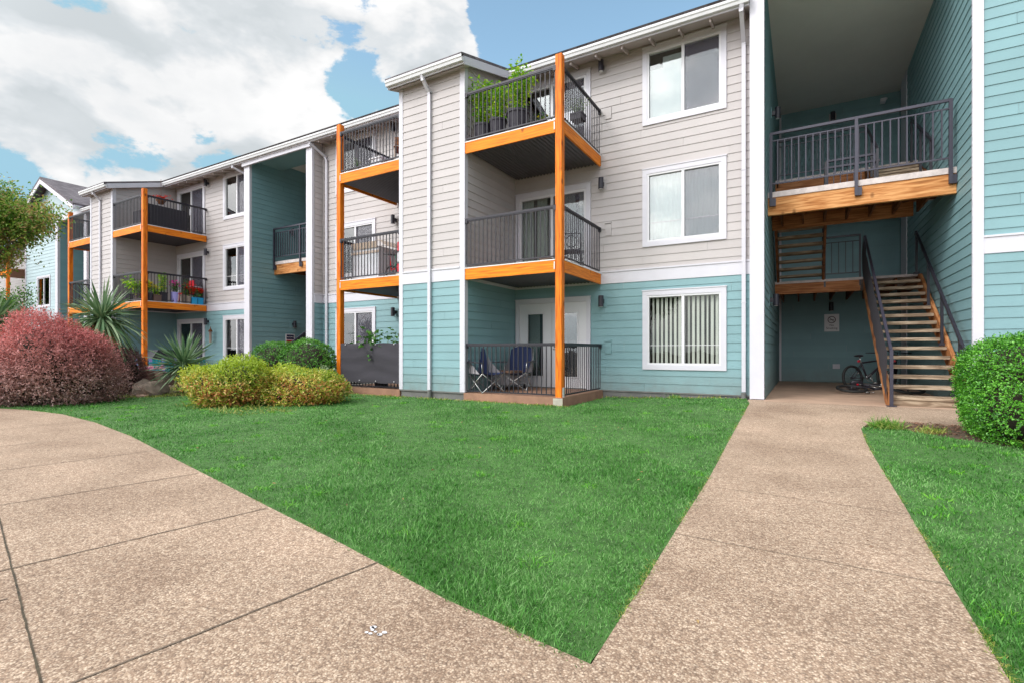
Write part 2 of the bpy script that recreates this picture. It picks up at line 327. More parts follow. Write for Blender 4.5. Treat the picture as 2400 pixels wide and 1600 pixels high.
def bladesmesh(name,mat,P,D,L,W,bend,parent=None,origin=(0,0,0),seg=2):
    """long blades: P base, D initial direction, bend = droop; V strips of seg+1 rows"""
    n=len(P); D=D/np.linalg.norm(D,axis=1,keepdims=True); up=np.array([0,0,1.0])
    Sd=np.cross(D,up+RNG.normal(0,.3,(n,3))); Sd/=np.linalg.norm(Sd,axis=1,keepdims=True)+1e-9
    L=np.broadcast_to(L,(n,))[:,None]; W=np.broadcast_to(W,(n,))[:,None]; bend=np.broadcast_to(bend,(n,))[:,None]
    rows=[]
    for i in range(seg):
        t=i/seg; c=P+D*L*t; c=c+np.array([0,0,-1.0])*bend*L*t*t; w=W*(1-t*.45)*.5
        rows+= [c-Sd*w,c+Sd*w]
    tip=P+D*L+np.array([0,0,-1.0])*bend*L
    V=np.stack(rows+[tip],1); k=2*seg+1; V=V.reshape(-1,3)
    tris=[]
    for i in range(seg-1): tris+=[2*i,2*i+1,2*i+3,2*i,2*i+3,2*i+2]
    tris+=[2*seg-2,2*seg-1,2*seg]
    o_=np.array(WORLD.get(parent.name,(0,0,0))) if parent is not None else np.array(origin)
    V=V-o_; me=bpy.data.meshes.new(name); me.vertices.add(k*n); me.vertices.foreach_set('co',V.astype(np.float32).ravel())
    tr=np.array(tris); idx=np.arange(n)[:,None]*k+tr; me.loops.add(idx.size); me.loops.foreach_set('vertex_index',idx.ravel().astype(np.int32))
    nf=idx.size//3; me.polygons.add(nf); me.polygons.foreach_set('loop_start',np.arange(nf,dtype=np.int32)*3)
    me.materials.append(mat); me.update(calc_edges=True); me.validate()
    o=bpy.data.objects.new(name,me); COL.objects.link(o)
    if parent is not None: o.parent=parent
    else: o.location=tuple(o_)
    WORLD[o.name]=tuple(o_); return o
def unit(n):
    d=RNG.normal(0,1,(n,3)); return d/np.linalg.norm(d,axis=1,keepdims=True)
# ------------------------------------------------------------------ ground heights
def sm(t): t=np.clip(t,0,1); return t*t*(3-2*t)
def hz(x,y): return sm((np.asarray(y,float)-6)/5)*(.05+.09*sm((np.asarray(x,float)+3.6)/2.6))
# ------------------------------------------------------------------ key dimensions
YM=11.30; YP=10.85; YC=9.04; PER=16.43
B0,B1,ZB=2.64,2.93,.18; ZS=.14
DK=[.17,2.89,5.65]
EV=7.94      # gutter top
# ================================================================== BUILDING
BLD=thing('apartment_building','long three storey apartment building in beige and teal lap siding with orange posts','building',(-8,11.3,0))
def siding(mb,axis,plane,out,a0,a1,z0,z1,ops=(),e=.178,zb=ZB):
    k0=int(math.floor((z0-zb)/e-1e-6)); z=zb+k0*e
    while z<z1-1e-4:
        c0,c1=max(z,z0),min(z+e,z1)
        cuts=sorted({c0,c1}|{zz for (p,q,r,t) in ops for zz in (r,t) if c0<zz<c1})
        for lo,hi in zip(cuts,cuts[1:]):
            mid=(lo+hi)/2; xs=[(a0,a1)]
            for (p,q,r,t) in ops:
                if r<mid<t:
                    nx=[]
                    for (s0,s1) in xs:
                        if q<=s0 or p>=s1: nx.append((s0,s1)); continue
                        if s0<p: nx.append((s0,p))
                        if q<s1: nx.append((q,s1))
                    xs=nx
            f=lambda zz:(.015-.013*((zz-z)/e))
            xs2=[]; kk=int(round((z-zb)/e))
            for s0,s1 in xs:
                c=math.floor(s0/3.66)*3.66+((kk*1.37+plane*.7)%3.66)
                pts_=[s0]
                while c<s1-.25:
                    if c>s0+.25: pts_.append(c)
                    c+=3.66
                pts_.append(s1); xs2+= [(p_+(.0015 if i_ else 0),q_-(.0015 if i_<len(pts_)-2 else 0)) for i_,(p_,q_) in enumerate(zip(pts_,pts_[1:]))]
            for s0,s1 in xs2:
                q=[]
                for (aa,zz,off) in ((s0,lo,f(lo)),(s1,lo,f(lo)),(s1,hi,f(hi)),(s0,hi,f(hi)),(s0,lo,0.002),(s1,lo,0.002)):
                    d=plane+out*off; q.append((aa,d,zz) if axis=='x' else (d,aa,zz))
                fl=(axis=='x')==(out<0)
                fs=[(0,1,2,3)] if fl else [(0,3,2,1)]
                if abs(lo-z)<1e-4: fs.append((4,5,1,0) if fl else (4,0,1,5))
                mb.add(q,fs)
        z+=e
def wall(axis,plane,out,a0,a1,z0,z1,mat,ops=()):
    mb=MB(); siding(mb,axis,plane,out,a0,a1,z0,z1,ops); return mb.build('wall',M[mat],BLD)
def trimbox(name,mat,*bs):
    mb=MB()
    for b in bs: mb.box(*b)
    return mb.build(name,M[mat],BLD)
# ---- openings on the main front wall (x0,x1,z0,z1)
WZ=[(.67,2.41),(3.40,5.13),(6.12,7.85)]
winX=[(-3.11,-1.36),(-13.10,-11.34),(-3.11-PER+.14,-1.36-PER+.14)]
DZ=[(.17,2.36),(2.89,5.06),(5.65,7.78)]
doorX=[(-6.39,-4.35),(-10.3,-8.3),(-6.39-PER+.1,-4.35-PER+.1)]
def inset(o,t=.10): return (o[0]+t,o[1]-t)
ops=[]
for (a,b) in winX:
    for (c,d) in WZ: ops.append((a+.1,b-.1,c+.1,d-.1))
for (a,b) in doorX:
    for (c,d) in DZ: ops.append((a+.1,b-.1,c,d-.1))
def seg_wall(x0,x1):
    wall('x',YM,-1,x0,x1,B1,8.05,'beige',ops); wall('x',YM,-1,x0,x1,ZB,B0,'teal',ops)
seg_wall(-13.72,-8.28); seg_wall(-8.28,-6.42); seg_wall(-6.42,-.888); seg_wall(-30.15,-17.38)
def belt(x0,x1,y=YM): return [(x0,y-.022,B0,x1,y+.01,B1-.03),(x0,y-.04,B1-.03,x1,y+.01,B1+.002)]
for x0,x1 in ((-13.72,-8.28),(-6.42,-.888),(-30.15,-24.71),(-22.85,-17.38)): trimbox('belt_board','white',*belt(x0,x1))
# projecting breezeway jambs
for k in (0,1):
    s=-PER*k
    xl,xr=-.634+s,2.42+s     # inner faces
    # left block
    wl=-.888+s if k==0 else -17.38
    hgt=8.75 if k==0 else 7.80
    trimbox('corner_column','white',(wl,YP,ZS+.01,xl,YP+.09,hgt)) if k else trimbox('corner_column','white',(wl,YP,ZS+.01,xl,YP+.05,hgt))
    wall('y',xl,1,YP+(.09 if k else .05),18,ZS,8.5 if k==0 else 8.1,'teal')
    trimbox('jamb_side','white',(wl,YP+.09,.05,wl+.03,YM+.0,hgt))
    # right block
    if k: 
        trimbox('corner_column','white',(xr+.0,YP,ZS+.01,-13.72,YP+.09,7.80))
        wall('y',-13.72,1,YP+.09,YM,B1,7.95,'beige'); wall('y',-13.72,1,YP+.09,YM,ZB,B0,'teal')
        trimbox('belt_board','white',(-13.72,YP+.09,B0,-13.698,YM-.04,B1-.03),(-13.72,YP+.09,B1-.03,-13.68,YM-.04,B1))
        trimbox('inside_corner_trim','beige',(-13.70,YM-.045,B1,-13.66,YM-.002,7.95))
        wall('y',xr,-1,YP+.09,18,ZS,8.1,'teal')
        wall('x',18,-1,xl,xr,ZS,8.1,'teal')
    else:
        wall('y',xr,-1,YP+.02,16.75,ZS,8.5,'teal')
        trimbox('corner_column','white',(xr-.02,YP-.03,ZS-.1,2.54,YP+.02,9.6))
        trimbox('corner_column','white',(xr-.03,16.75,ZS,xr+.15,17.6,8.5))
        trimbox('hall_wall','teal',(xr,17.6,ZS,xr+.12,18,8.5))
        wall('x',18,-1,xl,xr,ZS,8.5,'teal')
        trimbox('inside_corner_trim','white',(xl+.014,17.90,ZS,xl+.07,17.98,8.45))
wall('x',YP,-1,2.54,9,B1,9.6,'teal'); wall('x',YP,-1,2.54,9,.20,B0,'teal')
trimbox('belt_board','white',*belt(2.54,9,YP))
trimbox('ceiling','ceil',(-.888,YP+.3,8.5,2.7,18.1,8.6))
trimbox('front_header','white',(-.888,YP+.001,8.75,2.42,YP+.3,9.6))
trimbox('ceiling','ceil',(-17.38,12.1,8.1,-13.72,18.1,8.16))
trimbox('eave_ceiling','teal',(-17.06,YP+.0,7.86,-14.03,12.1,7.92),(-17.06,12.04,7.92,-14.03,12.10,8.1))
# closets
def closet(s):
    xl,xr=-8.28+s,-6.42+s
    for (z0,z1,m_) in ((B1,7.42,'beige'),(ZB,B0,'teal')): wall('x',YC,-1,xl+.09,xr-.09,z0,z1,m_)
    for (z0,z1,m_) in ((B1,7.36,'beige'),(ZB,B0,'teal')):
        wall('y',xr,1,YC+.09,YM,z0,z1,m_); wall('y',xl,-1,YC+.09,YM,z0,z1,m_)
    # raking top of side walls under the roof slope
    for x,out in ((xr,1),(xl,-1)):
        MB().prism([(YC+.02,7.355),(YM,7.355),(YM,8.02),(YC+.02,7.40)],'x',x+out*.004,x-out*.03).build('wall',M['beige'],BLD)
    trimbox('corner_column','white',(xr-.11,YC-.022,ZB,xr+.022,YC+.0,7.42),(xr,YC+.0,ZB,xr+.022,YC+.10,7.44))
    trimbox('corner_column','white',(xl-.022,YC-.022,ZB,xl+.09,YC+.0,7.42),(xl-.022,YC+.0,ZB,xl,YC+.10,7.44))
    trimbox('belt_board','white',*belt(xl+.09,xr-.11,YC))
    for x,o_ in ((xr,1),(xl,-1)):
        trimbox('belt_board','white',(x,YC+.10,B0,x+.022*o_,YM-.04,B1-.03),(x,YC+.10,B1-.03,x+.04*o_,YM-.04,B1))
    # roof of the closet
    x0,x1=xl-.16,xr+.17
    MB().prism([(8.80,7.385),(10.75,7.975),(10.75,8.035),(8.69,7.41),(8.69,7.385)],'x',x0,x1).build('closet_roof',M['shingle'],BLD)
    for xx in (x0,x1-.03): MB().prism([(8.80,7.20),(10.70,7.775),(10.70,7.955),(8.80,7.378)],'x',xx,xx+.03).build('rake_board',M['white'],BLD)
    MB().prism([(8.84,7.20),(9.05,7.265),(9.05,7.29),(8.84,7.225)],'x',x0+.03,x1-.03).build('soffit',M['soffit'],BLD)
    gutter(x0,x1,8.68,7.37)
def gutter(x0,x1,y,z):
    mb=MB(); mb.prism([(y+.10,z-.16),(y+.125,z-.16),(y+.125,z),(y+.10,z)],'x',x0,x1)
    mb.mi=1; mb.prism([(y+.10,z-.125),(y+.03,z-.125),(y+.018,z-.07),(y,z-.05),(y,z),(y+.012,z),(y+.012,z-.04),(y+.10,z-.04)],'x',x0,x1)
    mb.build('gutter',[M['white'],M['gutter']],BLD)
closet(0); closet(-PER)
# main eave
def eave(x0,x1):
    gutter(x0,x1,10.64,EV)
    MB().prism([(10.77,7.775),(YM+.02,7.935),(YM+.02,7.96),(10.77,7.80)],'x',x0,x1).build('soffit',M['soffit'],BLD)
    x=x0+.35
    while x<x1-.1:
        MB().prism([(10.80,7.72),(YM,7.83),(YM,7.93),(10.80,7.785)],'x',x,x+.04).build('rafter_tail',M['soffit'],BLD); x+=.61
eave(-6.25,-.888); eave(-22.68,-17.4); eave(-13.72,-8.44); eave(-30.3,-24.87)
gutter(-17.4,-13.72,10.64,EV)
trimbox('fascia_board','white',(-17.4,10.77,7.66,-13.72,10.84,7.93))
roof=MB(); roof.prism([(10.66,7.965),(17.2,9.94),(23.7,7.965),(23.7,8.05),(17.2,10.02),(10.63,7.99)],'x',-30.45,-.888); roof.build('roof',M['shingle'],BLD)
rf2=MB(); rf2.prism([(10.5,9.6),(17.2,12.1),(23.7,9.6),(23.7,9.72),(17.2,12.22),(10.5,9.72)],'x',-1.2,9.3); rf2.build('roof',M['shingle'],BLD)
trimbox('gable_side','beige',(-.888,11.0,8.0,-.85,18,9.6))
trimbox('rear_wall','beige',(-38,18.4,0,9,18.6,8.3)); trimbox('end_wall','beige',(8.95,YP,0,9.05,18.6,9.6)); wall('y',-30.46,-1,YP+.09,18.4,ZS,7.95,'teal'); trimbox('corner_column','white',(-30.46,YP,ZS,-30.15,YP+.09,7.8))
# foundation skirt
for b_ in ((-13.7,YM+.004,-.3,-8.28,YM+.05,ZB),(-6.4,YM+.004,-.3,-.9,YM+.05,ZB),(-30.15,YM+.004,-.3,-17.4,YM+.05,ZB),
   (-8.26,YC+.01,-.3,-6.44,YC+.06,ZB),(-6.46,YC+.06,-.3,-6.43,YM,ZB),(-24.69,YC+.01,-.3,-22.87,YC+.06,ZB),(2.5,YP+.01,-.3,9,YP+.06,.20),(-22.89,YC+.06,-.3,-22.86,YM,ZB)): trimbox('foundation','skirt',b_)
for b_ in ((-6.4,YM-.022,ZB-.03,-.9,YM+.003,ZB-.001),(-8.28,YC-.022,ZB-.03,-6.42,YC+.009,ZB-.001)): trimbox('water_table','skirt',b_)
# ---- windows
def glass_unit(par,x0,x1,z0,z1,y,screen=True,gm='glass'):
    MB().box(x0,y,z0,x1,y+.006,z1).build('pane',M[gm],par)
def window(x0,x1,z0,z1,style,mull=.5,y=YM):
    mb=MB(); t=.105; yo=y-.04
    # outer casing (mitred look: sides between head and sill)
    mb.box(x0,yo,z1-t,x1,y+.0,z1); mb.box(x0,yo,z0,x1,y+.0,z0+t); mb.box(x0,yo,z0+t,x0+t,y,z1-t); mb.box(x1-t,yo,z0+t,x1,y,z1-t)
    mb.box(x0-.012,yo-.012,z1,x1+.012,y,z1+.022)
    w=mb.build('window',M['white'],BLD)
    a0,a1,b0,b1=x0+t,x1-t,z0+t,z1-t; fr=MB(); q=.04; yi=y-.028
    fr.box(a0,yi,b1-q,a1,y+.06,b1); fr.box(a0,yi,b0,a1,y+.06,b0+q); fr.box(a0,yi,b0+q,a0+q,y+.06,b1-q); fr.box(a1-q,yi,b0+q,a1,y+.06,b1-q)
    xm=a0+(a1-a0)*mull; fr.box(xm-.03,yi+.005,b0+q,xm+.03,y+.06,b1-q)
    if style!='curtain3': fr.box(a0+q,y+.012,b0+.42,xm-.03,y+.022,b0+.432); fr.box(xm+.03,y+.012,b0+.42,a1-q,y+.022,b0+.432)
    fr.build('frame',M['white2'],w)
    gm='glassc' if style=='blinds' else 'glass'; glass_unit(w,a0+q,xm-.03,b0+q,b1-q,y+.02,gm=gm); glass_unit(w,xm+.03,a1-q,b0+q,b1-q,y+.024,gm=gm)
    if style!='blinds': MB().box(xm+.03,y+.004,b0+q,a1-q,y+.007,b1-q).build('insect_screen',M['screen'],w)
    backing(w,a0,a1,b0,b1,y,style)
    return w
def backing(w,a0,a1,b0,b1,y,style):
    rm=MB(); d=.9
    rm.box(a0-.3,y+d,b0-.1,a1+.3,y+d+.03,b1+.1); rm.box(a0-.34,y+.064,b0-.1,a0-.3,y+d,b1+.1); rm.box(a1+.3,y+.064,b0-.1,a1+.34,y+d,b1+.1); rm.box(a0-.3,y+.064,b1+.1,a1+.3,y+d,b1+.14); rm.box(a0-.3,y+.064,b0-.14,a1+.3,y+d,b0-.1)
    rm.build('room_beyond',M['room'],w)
    cu=MB(); n=max(4,int((a1-a0)/.098))
    if style=='blinds':
        for i in range(n):
            x=a0+.05+(a1-a0-.1)*(i+.5)/n; cu.cbox((x,y+.13,(b0+b1)/2),(.060 if i%4 else .045,.003,b1-b0-.06),R((-14,6,-28,0,-8)[i%5]))
        cu.box(a0,y+.10,b1-.045,a1,y+.15,b1-.005); cu.build('vertical_blinds',M['blind'],w)
    elif style=='curtain':
        for i in range(n*2):
            x0_=a0+(a1-a0)*i/(n*2); x1_=a0+(a1-a0)*(i+1)/(n*2); y0_=y+.13+(.02 if i%2 else 0); y1_=y+.13+(0 if i%2 else .02)
            cu.add([(x0_,y0_,b0+.01),(x1_,y1_,b0+.01),(x1_,y1_,b1-.01),(x0_,y0_,b1-.01)],[(0,1,2,3)])
        cu.build('curtain',M['curtain'],w)
    elif style=='curtain3':
        cu.box(a0,y+.12,b0,a0+(a1-a0)*.5,y+.135,b1-.34); cu.box(a0+(a1-a0)*.2,y+.14,b1-.34,a0+(a1-a0)*.5,y+.15,b1-.1); cu.build('curtain',M['curtain'],w)
    elif style=='half':
        for i in range(n):
            x=a0+.05+(a1-a0-.1)*(i+.5)/n
            if i%4==3: continue
            cu.cbox((x,y+.13,(b0+b1)/2),(.085,.003,b1-b0-.06),R(8))
        cu.build('vertical_blinds',M['blind'],w)
stl=[['blinds','curtain','curtain3'],['half','curtain3','curtain3'],['half','half','curtain3']]
for i,(a,b) in enumerate(winX):
    for j,(c,d) in enumerate(WZ): window(a,b,c,d,stl[i][j])
def slider(x0,x1,z0,z1,style='half',y=YM):
    mb=MB(); t=.11; yo=y-.04
    mb.box(x0,yo,z1-t,x1,y,z1); mb.box(x0,yo,z0,x0+t,y,z1-t); mb.box(x1-t,yo,z0,x1,y,z1-t); mb.box(x0-.012,yo-.012,z1,x1+.012,y,z1+.02)
    w=mb.build('sliding_door',M['white'],BLD); a0,a1,b0,b1=x0+t,x1-t,z0+.02,z1-t; q=.06; fr=MB(); xm=(a0+a1)/2; yi=y-.02
    fr.box(a0,yi,b1-q,a1,y+.07,b1); fr.box(a0,yi,b0,a1,y+.07,b0+q); fr.box(a0,yi,b0+q,a0+q,y+.07,b1-q); fr.box(a1-q,yi,b0+q,a1,y+.07,b1-q); fr.box(xm-.035,yi+.004,b0+q,xm+.035,y+.06,b1-q)
    fr.build('frame',M['white2'],w)
    glass_unit(w,a0+q,xm-.035,b0+q,b1-q,y+.02); glass_unit(w,xm+.035,a1-q,b0+q,b1-q,y+.026)
    MB().box(xm+.035,y+.004,b0+q,a1-q,y+.007,b1-q).build('insect_screen',M['screen'],w)
    MB().box(xm-.05,yi-.025,b0+.95,xm-.02,yi,b0+1.2).build('handle',M['white2'],w)
    backing(w,a0,a1,b0,b1,y,style); return w
def french(x0,x1,z0,z1,y=YM):
    mb=MB(); t=.10; yo=y-.045
    mb.box(x0,yo,z1-t,x1,y,z1); mb.box(x0,yo,z0,x0+t,y,z1-t); mb.box(x1-t,yo,z0,x1,y,z1-t); mb.box(x0-.012,yo-.012,z1,x1+.012,y,z1+.02)
    w=mb.build('french_door',M['white'],BLD); xm=(x0+x1)/2; a0,a1=x0+t,x1-t
    for (p,q_) in ((a0+.005,xm-.004),(xm+.004,a1-.005)):
        d=MB(); st=.24; y0,y1=y-.01,y+.035; zb,zt=z0+.02,z1-t-.005; zg0,zg1=zb+.27,zt-.26
        d.box(p,y0,zb,q_,y1,zg0); d.box(p,y0,zg1,q_,y1,zt); d.box(p,y0,zg0,p+st,y1,zg1); d.box(q_-st,y0,zg0,q_,y1,zg1)
        d.box(p+st-.03,y0-.012,zg0-.03,q_-st+.03,y0,zg0); d.box(p+st-.03,y0-.012,zg1,q_-st+.03,y0,zg1+.03); d.box(p+st-.03,y0-.012,zg0,p+st,y0,zg1); d.box(q_-st,y0-.012,zg0,q_-st+.03,y0,zg1)
        lf=d.build('door_leaf',M['white2'],w)
        MB().box(p+st,y+.01,zg0,q_-st,y+.016,zg1).build('pane',M['glassd'],w)
    h=MB(); h.tube([(xm+.06,y-.02,1.12),(xm+.06,y-.07,1.12),(xm+.16,y-.07,1.12)],.011); h.build('handle',M['steel'],w)
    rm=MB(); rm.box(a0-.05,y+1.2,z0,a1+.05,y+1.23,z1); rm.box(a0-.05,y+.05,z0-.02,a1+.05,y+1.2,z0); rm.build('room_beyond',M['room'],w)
    c=MB(); c.box(a0+.24,y+.12,z0+.2,a0+.52,y+.13,z1-.2); c.build('curtain',M['blind'],w)
french(doorX[0][0],doorX[0][1],*DZ[0])
for z in DZ[1:]: slider(*doorX[0],*z,'half' if z[0]<4 else 'none')
for z in DZ: slider(*doorX[1],*z)
for z in DZ: slider(*doorX[2],*z)
# ---- downspouts
def downspout(pts,w=.075,d=.055,boot=None):
    mb=MB()
    for p,q in zip(pts,pts[1:]): mb.beam(p,q,w,d)
    for p in pts[1:-1]: mb.cbox(p,(w,w*.9,w*.9))
    z=pts[-2][2]-2.6
    while z>pts[-1][2]+.5: mb.box(pts[-1][0]-w/2-.006,pts[-1][1]-d/2-.006,z,pts[-1][0]+w/2+.006,pts[-1][1]+d,z+.02); z-=2.7
    o=mb.build('downspout',M['white'],BLD)
    if boot: MB().lathe((boot[0],boot[1],boot[2]),[(.05,0),(.05,.2),(.045,.21)],16).build('drain_pipe',M['skirt'],o)
downspout([(-1.02,10.70,7.83),(-1.03,10.74,7.72),(-1.03,YM-.06,7.35),(-1.03,YM-.06,.25)],boot=(-1.03,YM-.06,.02))
downspout([(-7.38,8.74,7.27),(-7.37,8.78,7.16),(-7.36,YC-.05,6.95),(-7.36,YC-.05,.2)],boot=(-7.36,YC-.05,-.02))
downspout([(-7.38-PER,8.74,7.27),(-7.37-PER,8.78,7.16),(-7.36-PER,YC-.05,6.95),(-7.36-PER,YC-.05,.2)])
downspout([(-13.78,10.72,7.83),(-13.72,10.78,7.74),(-13.55,YM-.07,7.42),(-13.50,YM-.06,7.3),(-13.50,YM-.06,.2)])
downspout([(-17.9,10.72,7.83),(-17.88,10.74,7.72),(-17.66,11.2,7.5),(-17.62,YM-.06,7.4),(-17.62,YM-.06,.2)])
# ---- wall lights
def sconce(x,y,z,dx=0,dy=-1):
    mb=MB(); nx,ny=dx,dy
    mb.lathe((x+nx*.14,y+ny*.14,z-.13),[(.055,0),(.06,.005),(.06,.255),(.05,.26)],20)
    mb.beam((x,y,z),(x+nx*.09,y+ny*.09,z),.075,.09)
    o=mb.build('wall_light',M['black'],BLD,False)
    m2=MB(); t=(abs(ny),abs(nx)); m2.cbox((x+nx*.012,y+ny*.012,z),(.17*t[0]+.012,.17*t[1]+.012,.26)); m2.build('mounting_block',M['teal' if dx or z<2.6 else 'beige'],o)
    m3=MB(); m3.lathe((x+nx*.14,y+ny*.14,z-.134),[(.045,0),(.045,.005)],16); m3.build('lens',M['white2'],o)
for x in (-4.05,-10.52,-20.42):
    for z in (2.23,4.97,7.70): sconce(x,YM,z)
sconce(-.634,13.3,6.64,1,0); sconce(-.634,12.42,2.19,1,0); sconce(.8,18,8.1); sconce(.76,18,2.40)
sconce(-17.06,12.5,5.62,1,0); sconce(-17.06,12.6,2.1,1,0)
def outlet(x,y,z): 
    mb=MB(); mb.box(x-.09,y-.05,z-.07,x+.09,y,z+.07); mb.box(x-.04,y-.07,z-.05,x+.04,y-.05,z+.03); mb.build('outlet_cover',M['white'],BLD)
outlet(.89,17.985,.62)
mb=MB(); mb.tube([(2.1,17.98,8.35),(2.1,17.85,8.3),(2.02,17.75,8.22)],.03); mb.cbox((2.0,17.72,8.2),(.12,.18,.1)); mb.build('security_camera',M['white2'],BLD)
# light switch plate / vents on main wall
mb=MB(); mb.box(-3.98,YM-.03,1.02,-3.84,YM,1.28); mb.box(-4.0,YM-.045,1.30,-3.84,YM,1.335); mb.build('vent_cover',M['teal'],BLD)
mb=MB(); mb.box(-3.98,YM-.03,3.76,-3.84,YM,4.02); mb.box(-4.0,YM-.045,4.04,-3.84,YM,4.075); mb.build('vent_cover',M['beige'],BLD)
mb=MB(); mb.box(-3.98,YM-.03,6.48,-3.84,YM,6.74); mb.build('vent_cover',M['beige'],BLD)
# ---- railings and balconies
def railing(par,p,q,z,h=1.07,sp=.107,mat='rail',bottom=.06,side=True,name='railing',clip=True):
    p,q=Vector((p[0],p[1],0)),Vector((q[0],q[1],0)); L=(q-p).length; d=(q-p)/L; mb=MB()
    zt=z+h; mb.beam((p.x,p.y,zt-.022),(q.x,q.y,zt-.022),.05,.044); mb.beam((p.x,p.y,zt-.055),(q.x,q.y,zt-.055),.03,.02)
    mb.beam((p.x,p.y,z+bottom),(q.x,q.y,z+bottom),.028,.028)
    n=int(round(L/sp)); 
    for i in range(n+1):
        c=p+d*(L*i/n if n else 0); mb.box(c.x-.0085,c.y-.0085,z+bottom,c.x+.0085,c.y+.0085,zt-.06)
    if clip: mb.cbox((p.x,p.y,zt-.05),(.06,.06,.1)); mb.cbox((q.x,q.y,zt-.05),(.06,.06,.1))
    return mb.build(name,M[mat],par)
def balcony(x0,x1,z,open_side):
    """x0,x1 clear width; open_side +1: free end at x1, -1 at x0"""
    dk=MB(); dk.box(x0+.01,YC+.05,z-.05,x1-.01,YM-.045,z-.004); b=dk.build('balcony',M['patio'],BLD)
    fh=.235; fs=MB(); fs.box(x0-(.0 if open_side>0 else 0.0)+(-.10 if open_side>0 else .145),YC-.005,z-.02-fh,x1+(-.145 if open_side>0 else .10),YC+.035,z-.02)
    fs.build('fascia',M['orangeh'],b)
    xs=x1 if open_side>0 else x0
    f2=MB(); f2.box(xs-.04 if open_side>0 else xs,YC+.145,z-.02-fh,xs if open_side>0 else xs+.04,YM-.046,z-.02)
    f2.mi=0; f2.build('fascia',M['orangey'],b)
    ft=MB(); ft.box(x0-.02 if open_side>0 else x0+.145,YC-.012,z-.02,x1-.145 if open_side>0 else x1+.02,YC+.05,z); ft.box(*( (x1-.05,YC+.145,z-.02,x1+.008,YM-.046,z) if open_side>0 else (x0-.008,YC+.145,z-.02,x0+.05,YM-.046,z)))
    ft.build('flashing',M['flash'],b)
    # corrugated soffit, ridges along Y
    cs=MB(); nn=int((x1-x0-.1)/.0225); xs_=[x0+.05+(x1-x0-.1)*i/nn for i in range(nn+1)]; prof=[0,.5,1,.5]
    vs=[]
    for i,x in enumerate(xs_):
        zz=z-.19+.022*math.sin(i*math.pi/2)
        vs+=[(x,YC+.036,zz),(x,YM-.05,zz)]
    cs.add(vs,[(2*i,2*i+1,2*i+3,2*i+2) for i in range(nn)]); cs.build('soffit_sheet',M['corr'],b,True)
    br=MB(); br.box((x1-.165) if open_side>0 else (x0+.145),YC-.02,z-.2,(x1-.145) if open_side>0 else (x0+.165),YC-.006,z-.05); br.build('joist_hanger',M['flash'],b)
    if open_side>0: railing(b,(x0+.03,YC+.02),(x1-.16,YC+.02),z); railing(b,(x1-.03,YC+.16),(x1-.03,YM-.06),z)
    else: railing(b,(x0+.16,YC+.02),(x1-.03,YC+.02),z); railing(b,(x0+.03,YC+.16),(x0+.03,YM-.06),z)
    return b
M['orangey']=wood('orange stained side board',(.62,.150,.008),(.82,.245,.012),.45,(4,.6,14),3)
def post(x0,y0=YC-.005,z1=6.93):
    mb=MB(); w=.145; c=.012; mb.prism([(x0+c,y0),(x0+w-c,y0),(x0+w,y0+c),(x0+w,y0+w-c),(x0+w-c,y0+w),(x0+c,y0+w),(x0,y0+w-c),(x0,y0+c)],'z',.15,z1)
    o=mb.build('post',M['orange'],BLD); f=MB(); f.box(x0-.03,y0-.03,-.2,x0+w+.03,y0+w+.03,.15); f.build('footing',M['conc'],o); q=MB(); q.box(x0+w-.002,y0+.03,.152,x0+w+.006,y0+w-.03,.36); q.build('post_base',M['flash'],o); return o
for s in (0,-PER):
    balcony(-6.40+s,-4.085+s,DK[1],1); balcony(-6.40+s,-4.085+s,DK[2],1); post(-4.23+s)
    balcony(-10.48+s,-8.30+s,DK[1],-1); balcony(-10.48+s,-8.30+s,DK[2],-1); post(-10.48+s)
def patio(x0,x1,op,rl=True):
    mb=MB(); mb.box(x0,YC-.03,-.1,x1,YM,DK[0]); b=mb.build('patio_slab',M['patio'],BLD)
    if rl:
        if op>0: railing(b,(x0+.03,YC+.05),(x1-.18,YC+.05),DK[0]-.0,bottom=.04); railing(b,(x1-.05,YC+.16),(x1-.05,YM-.06),DK[0],bottom=.04)
        else: railing(b,(x0+.18,YC+.05),(x1-.03,YC+.05),DK[0],bottom=.04); railing(b,(x0+.05,YC+.16),(x0+.05,YM-.06),DK[0],bottom=.04)
patio(-6.42,-4.05,1); patio(-10.5,-8.28,-1); patio(-6.42-PER,-4.05-PER,1,False); patio(-10.5-PER,-8.28-PER,-1)
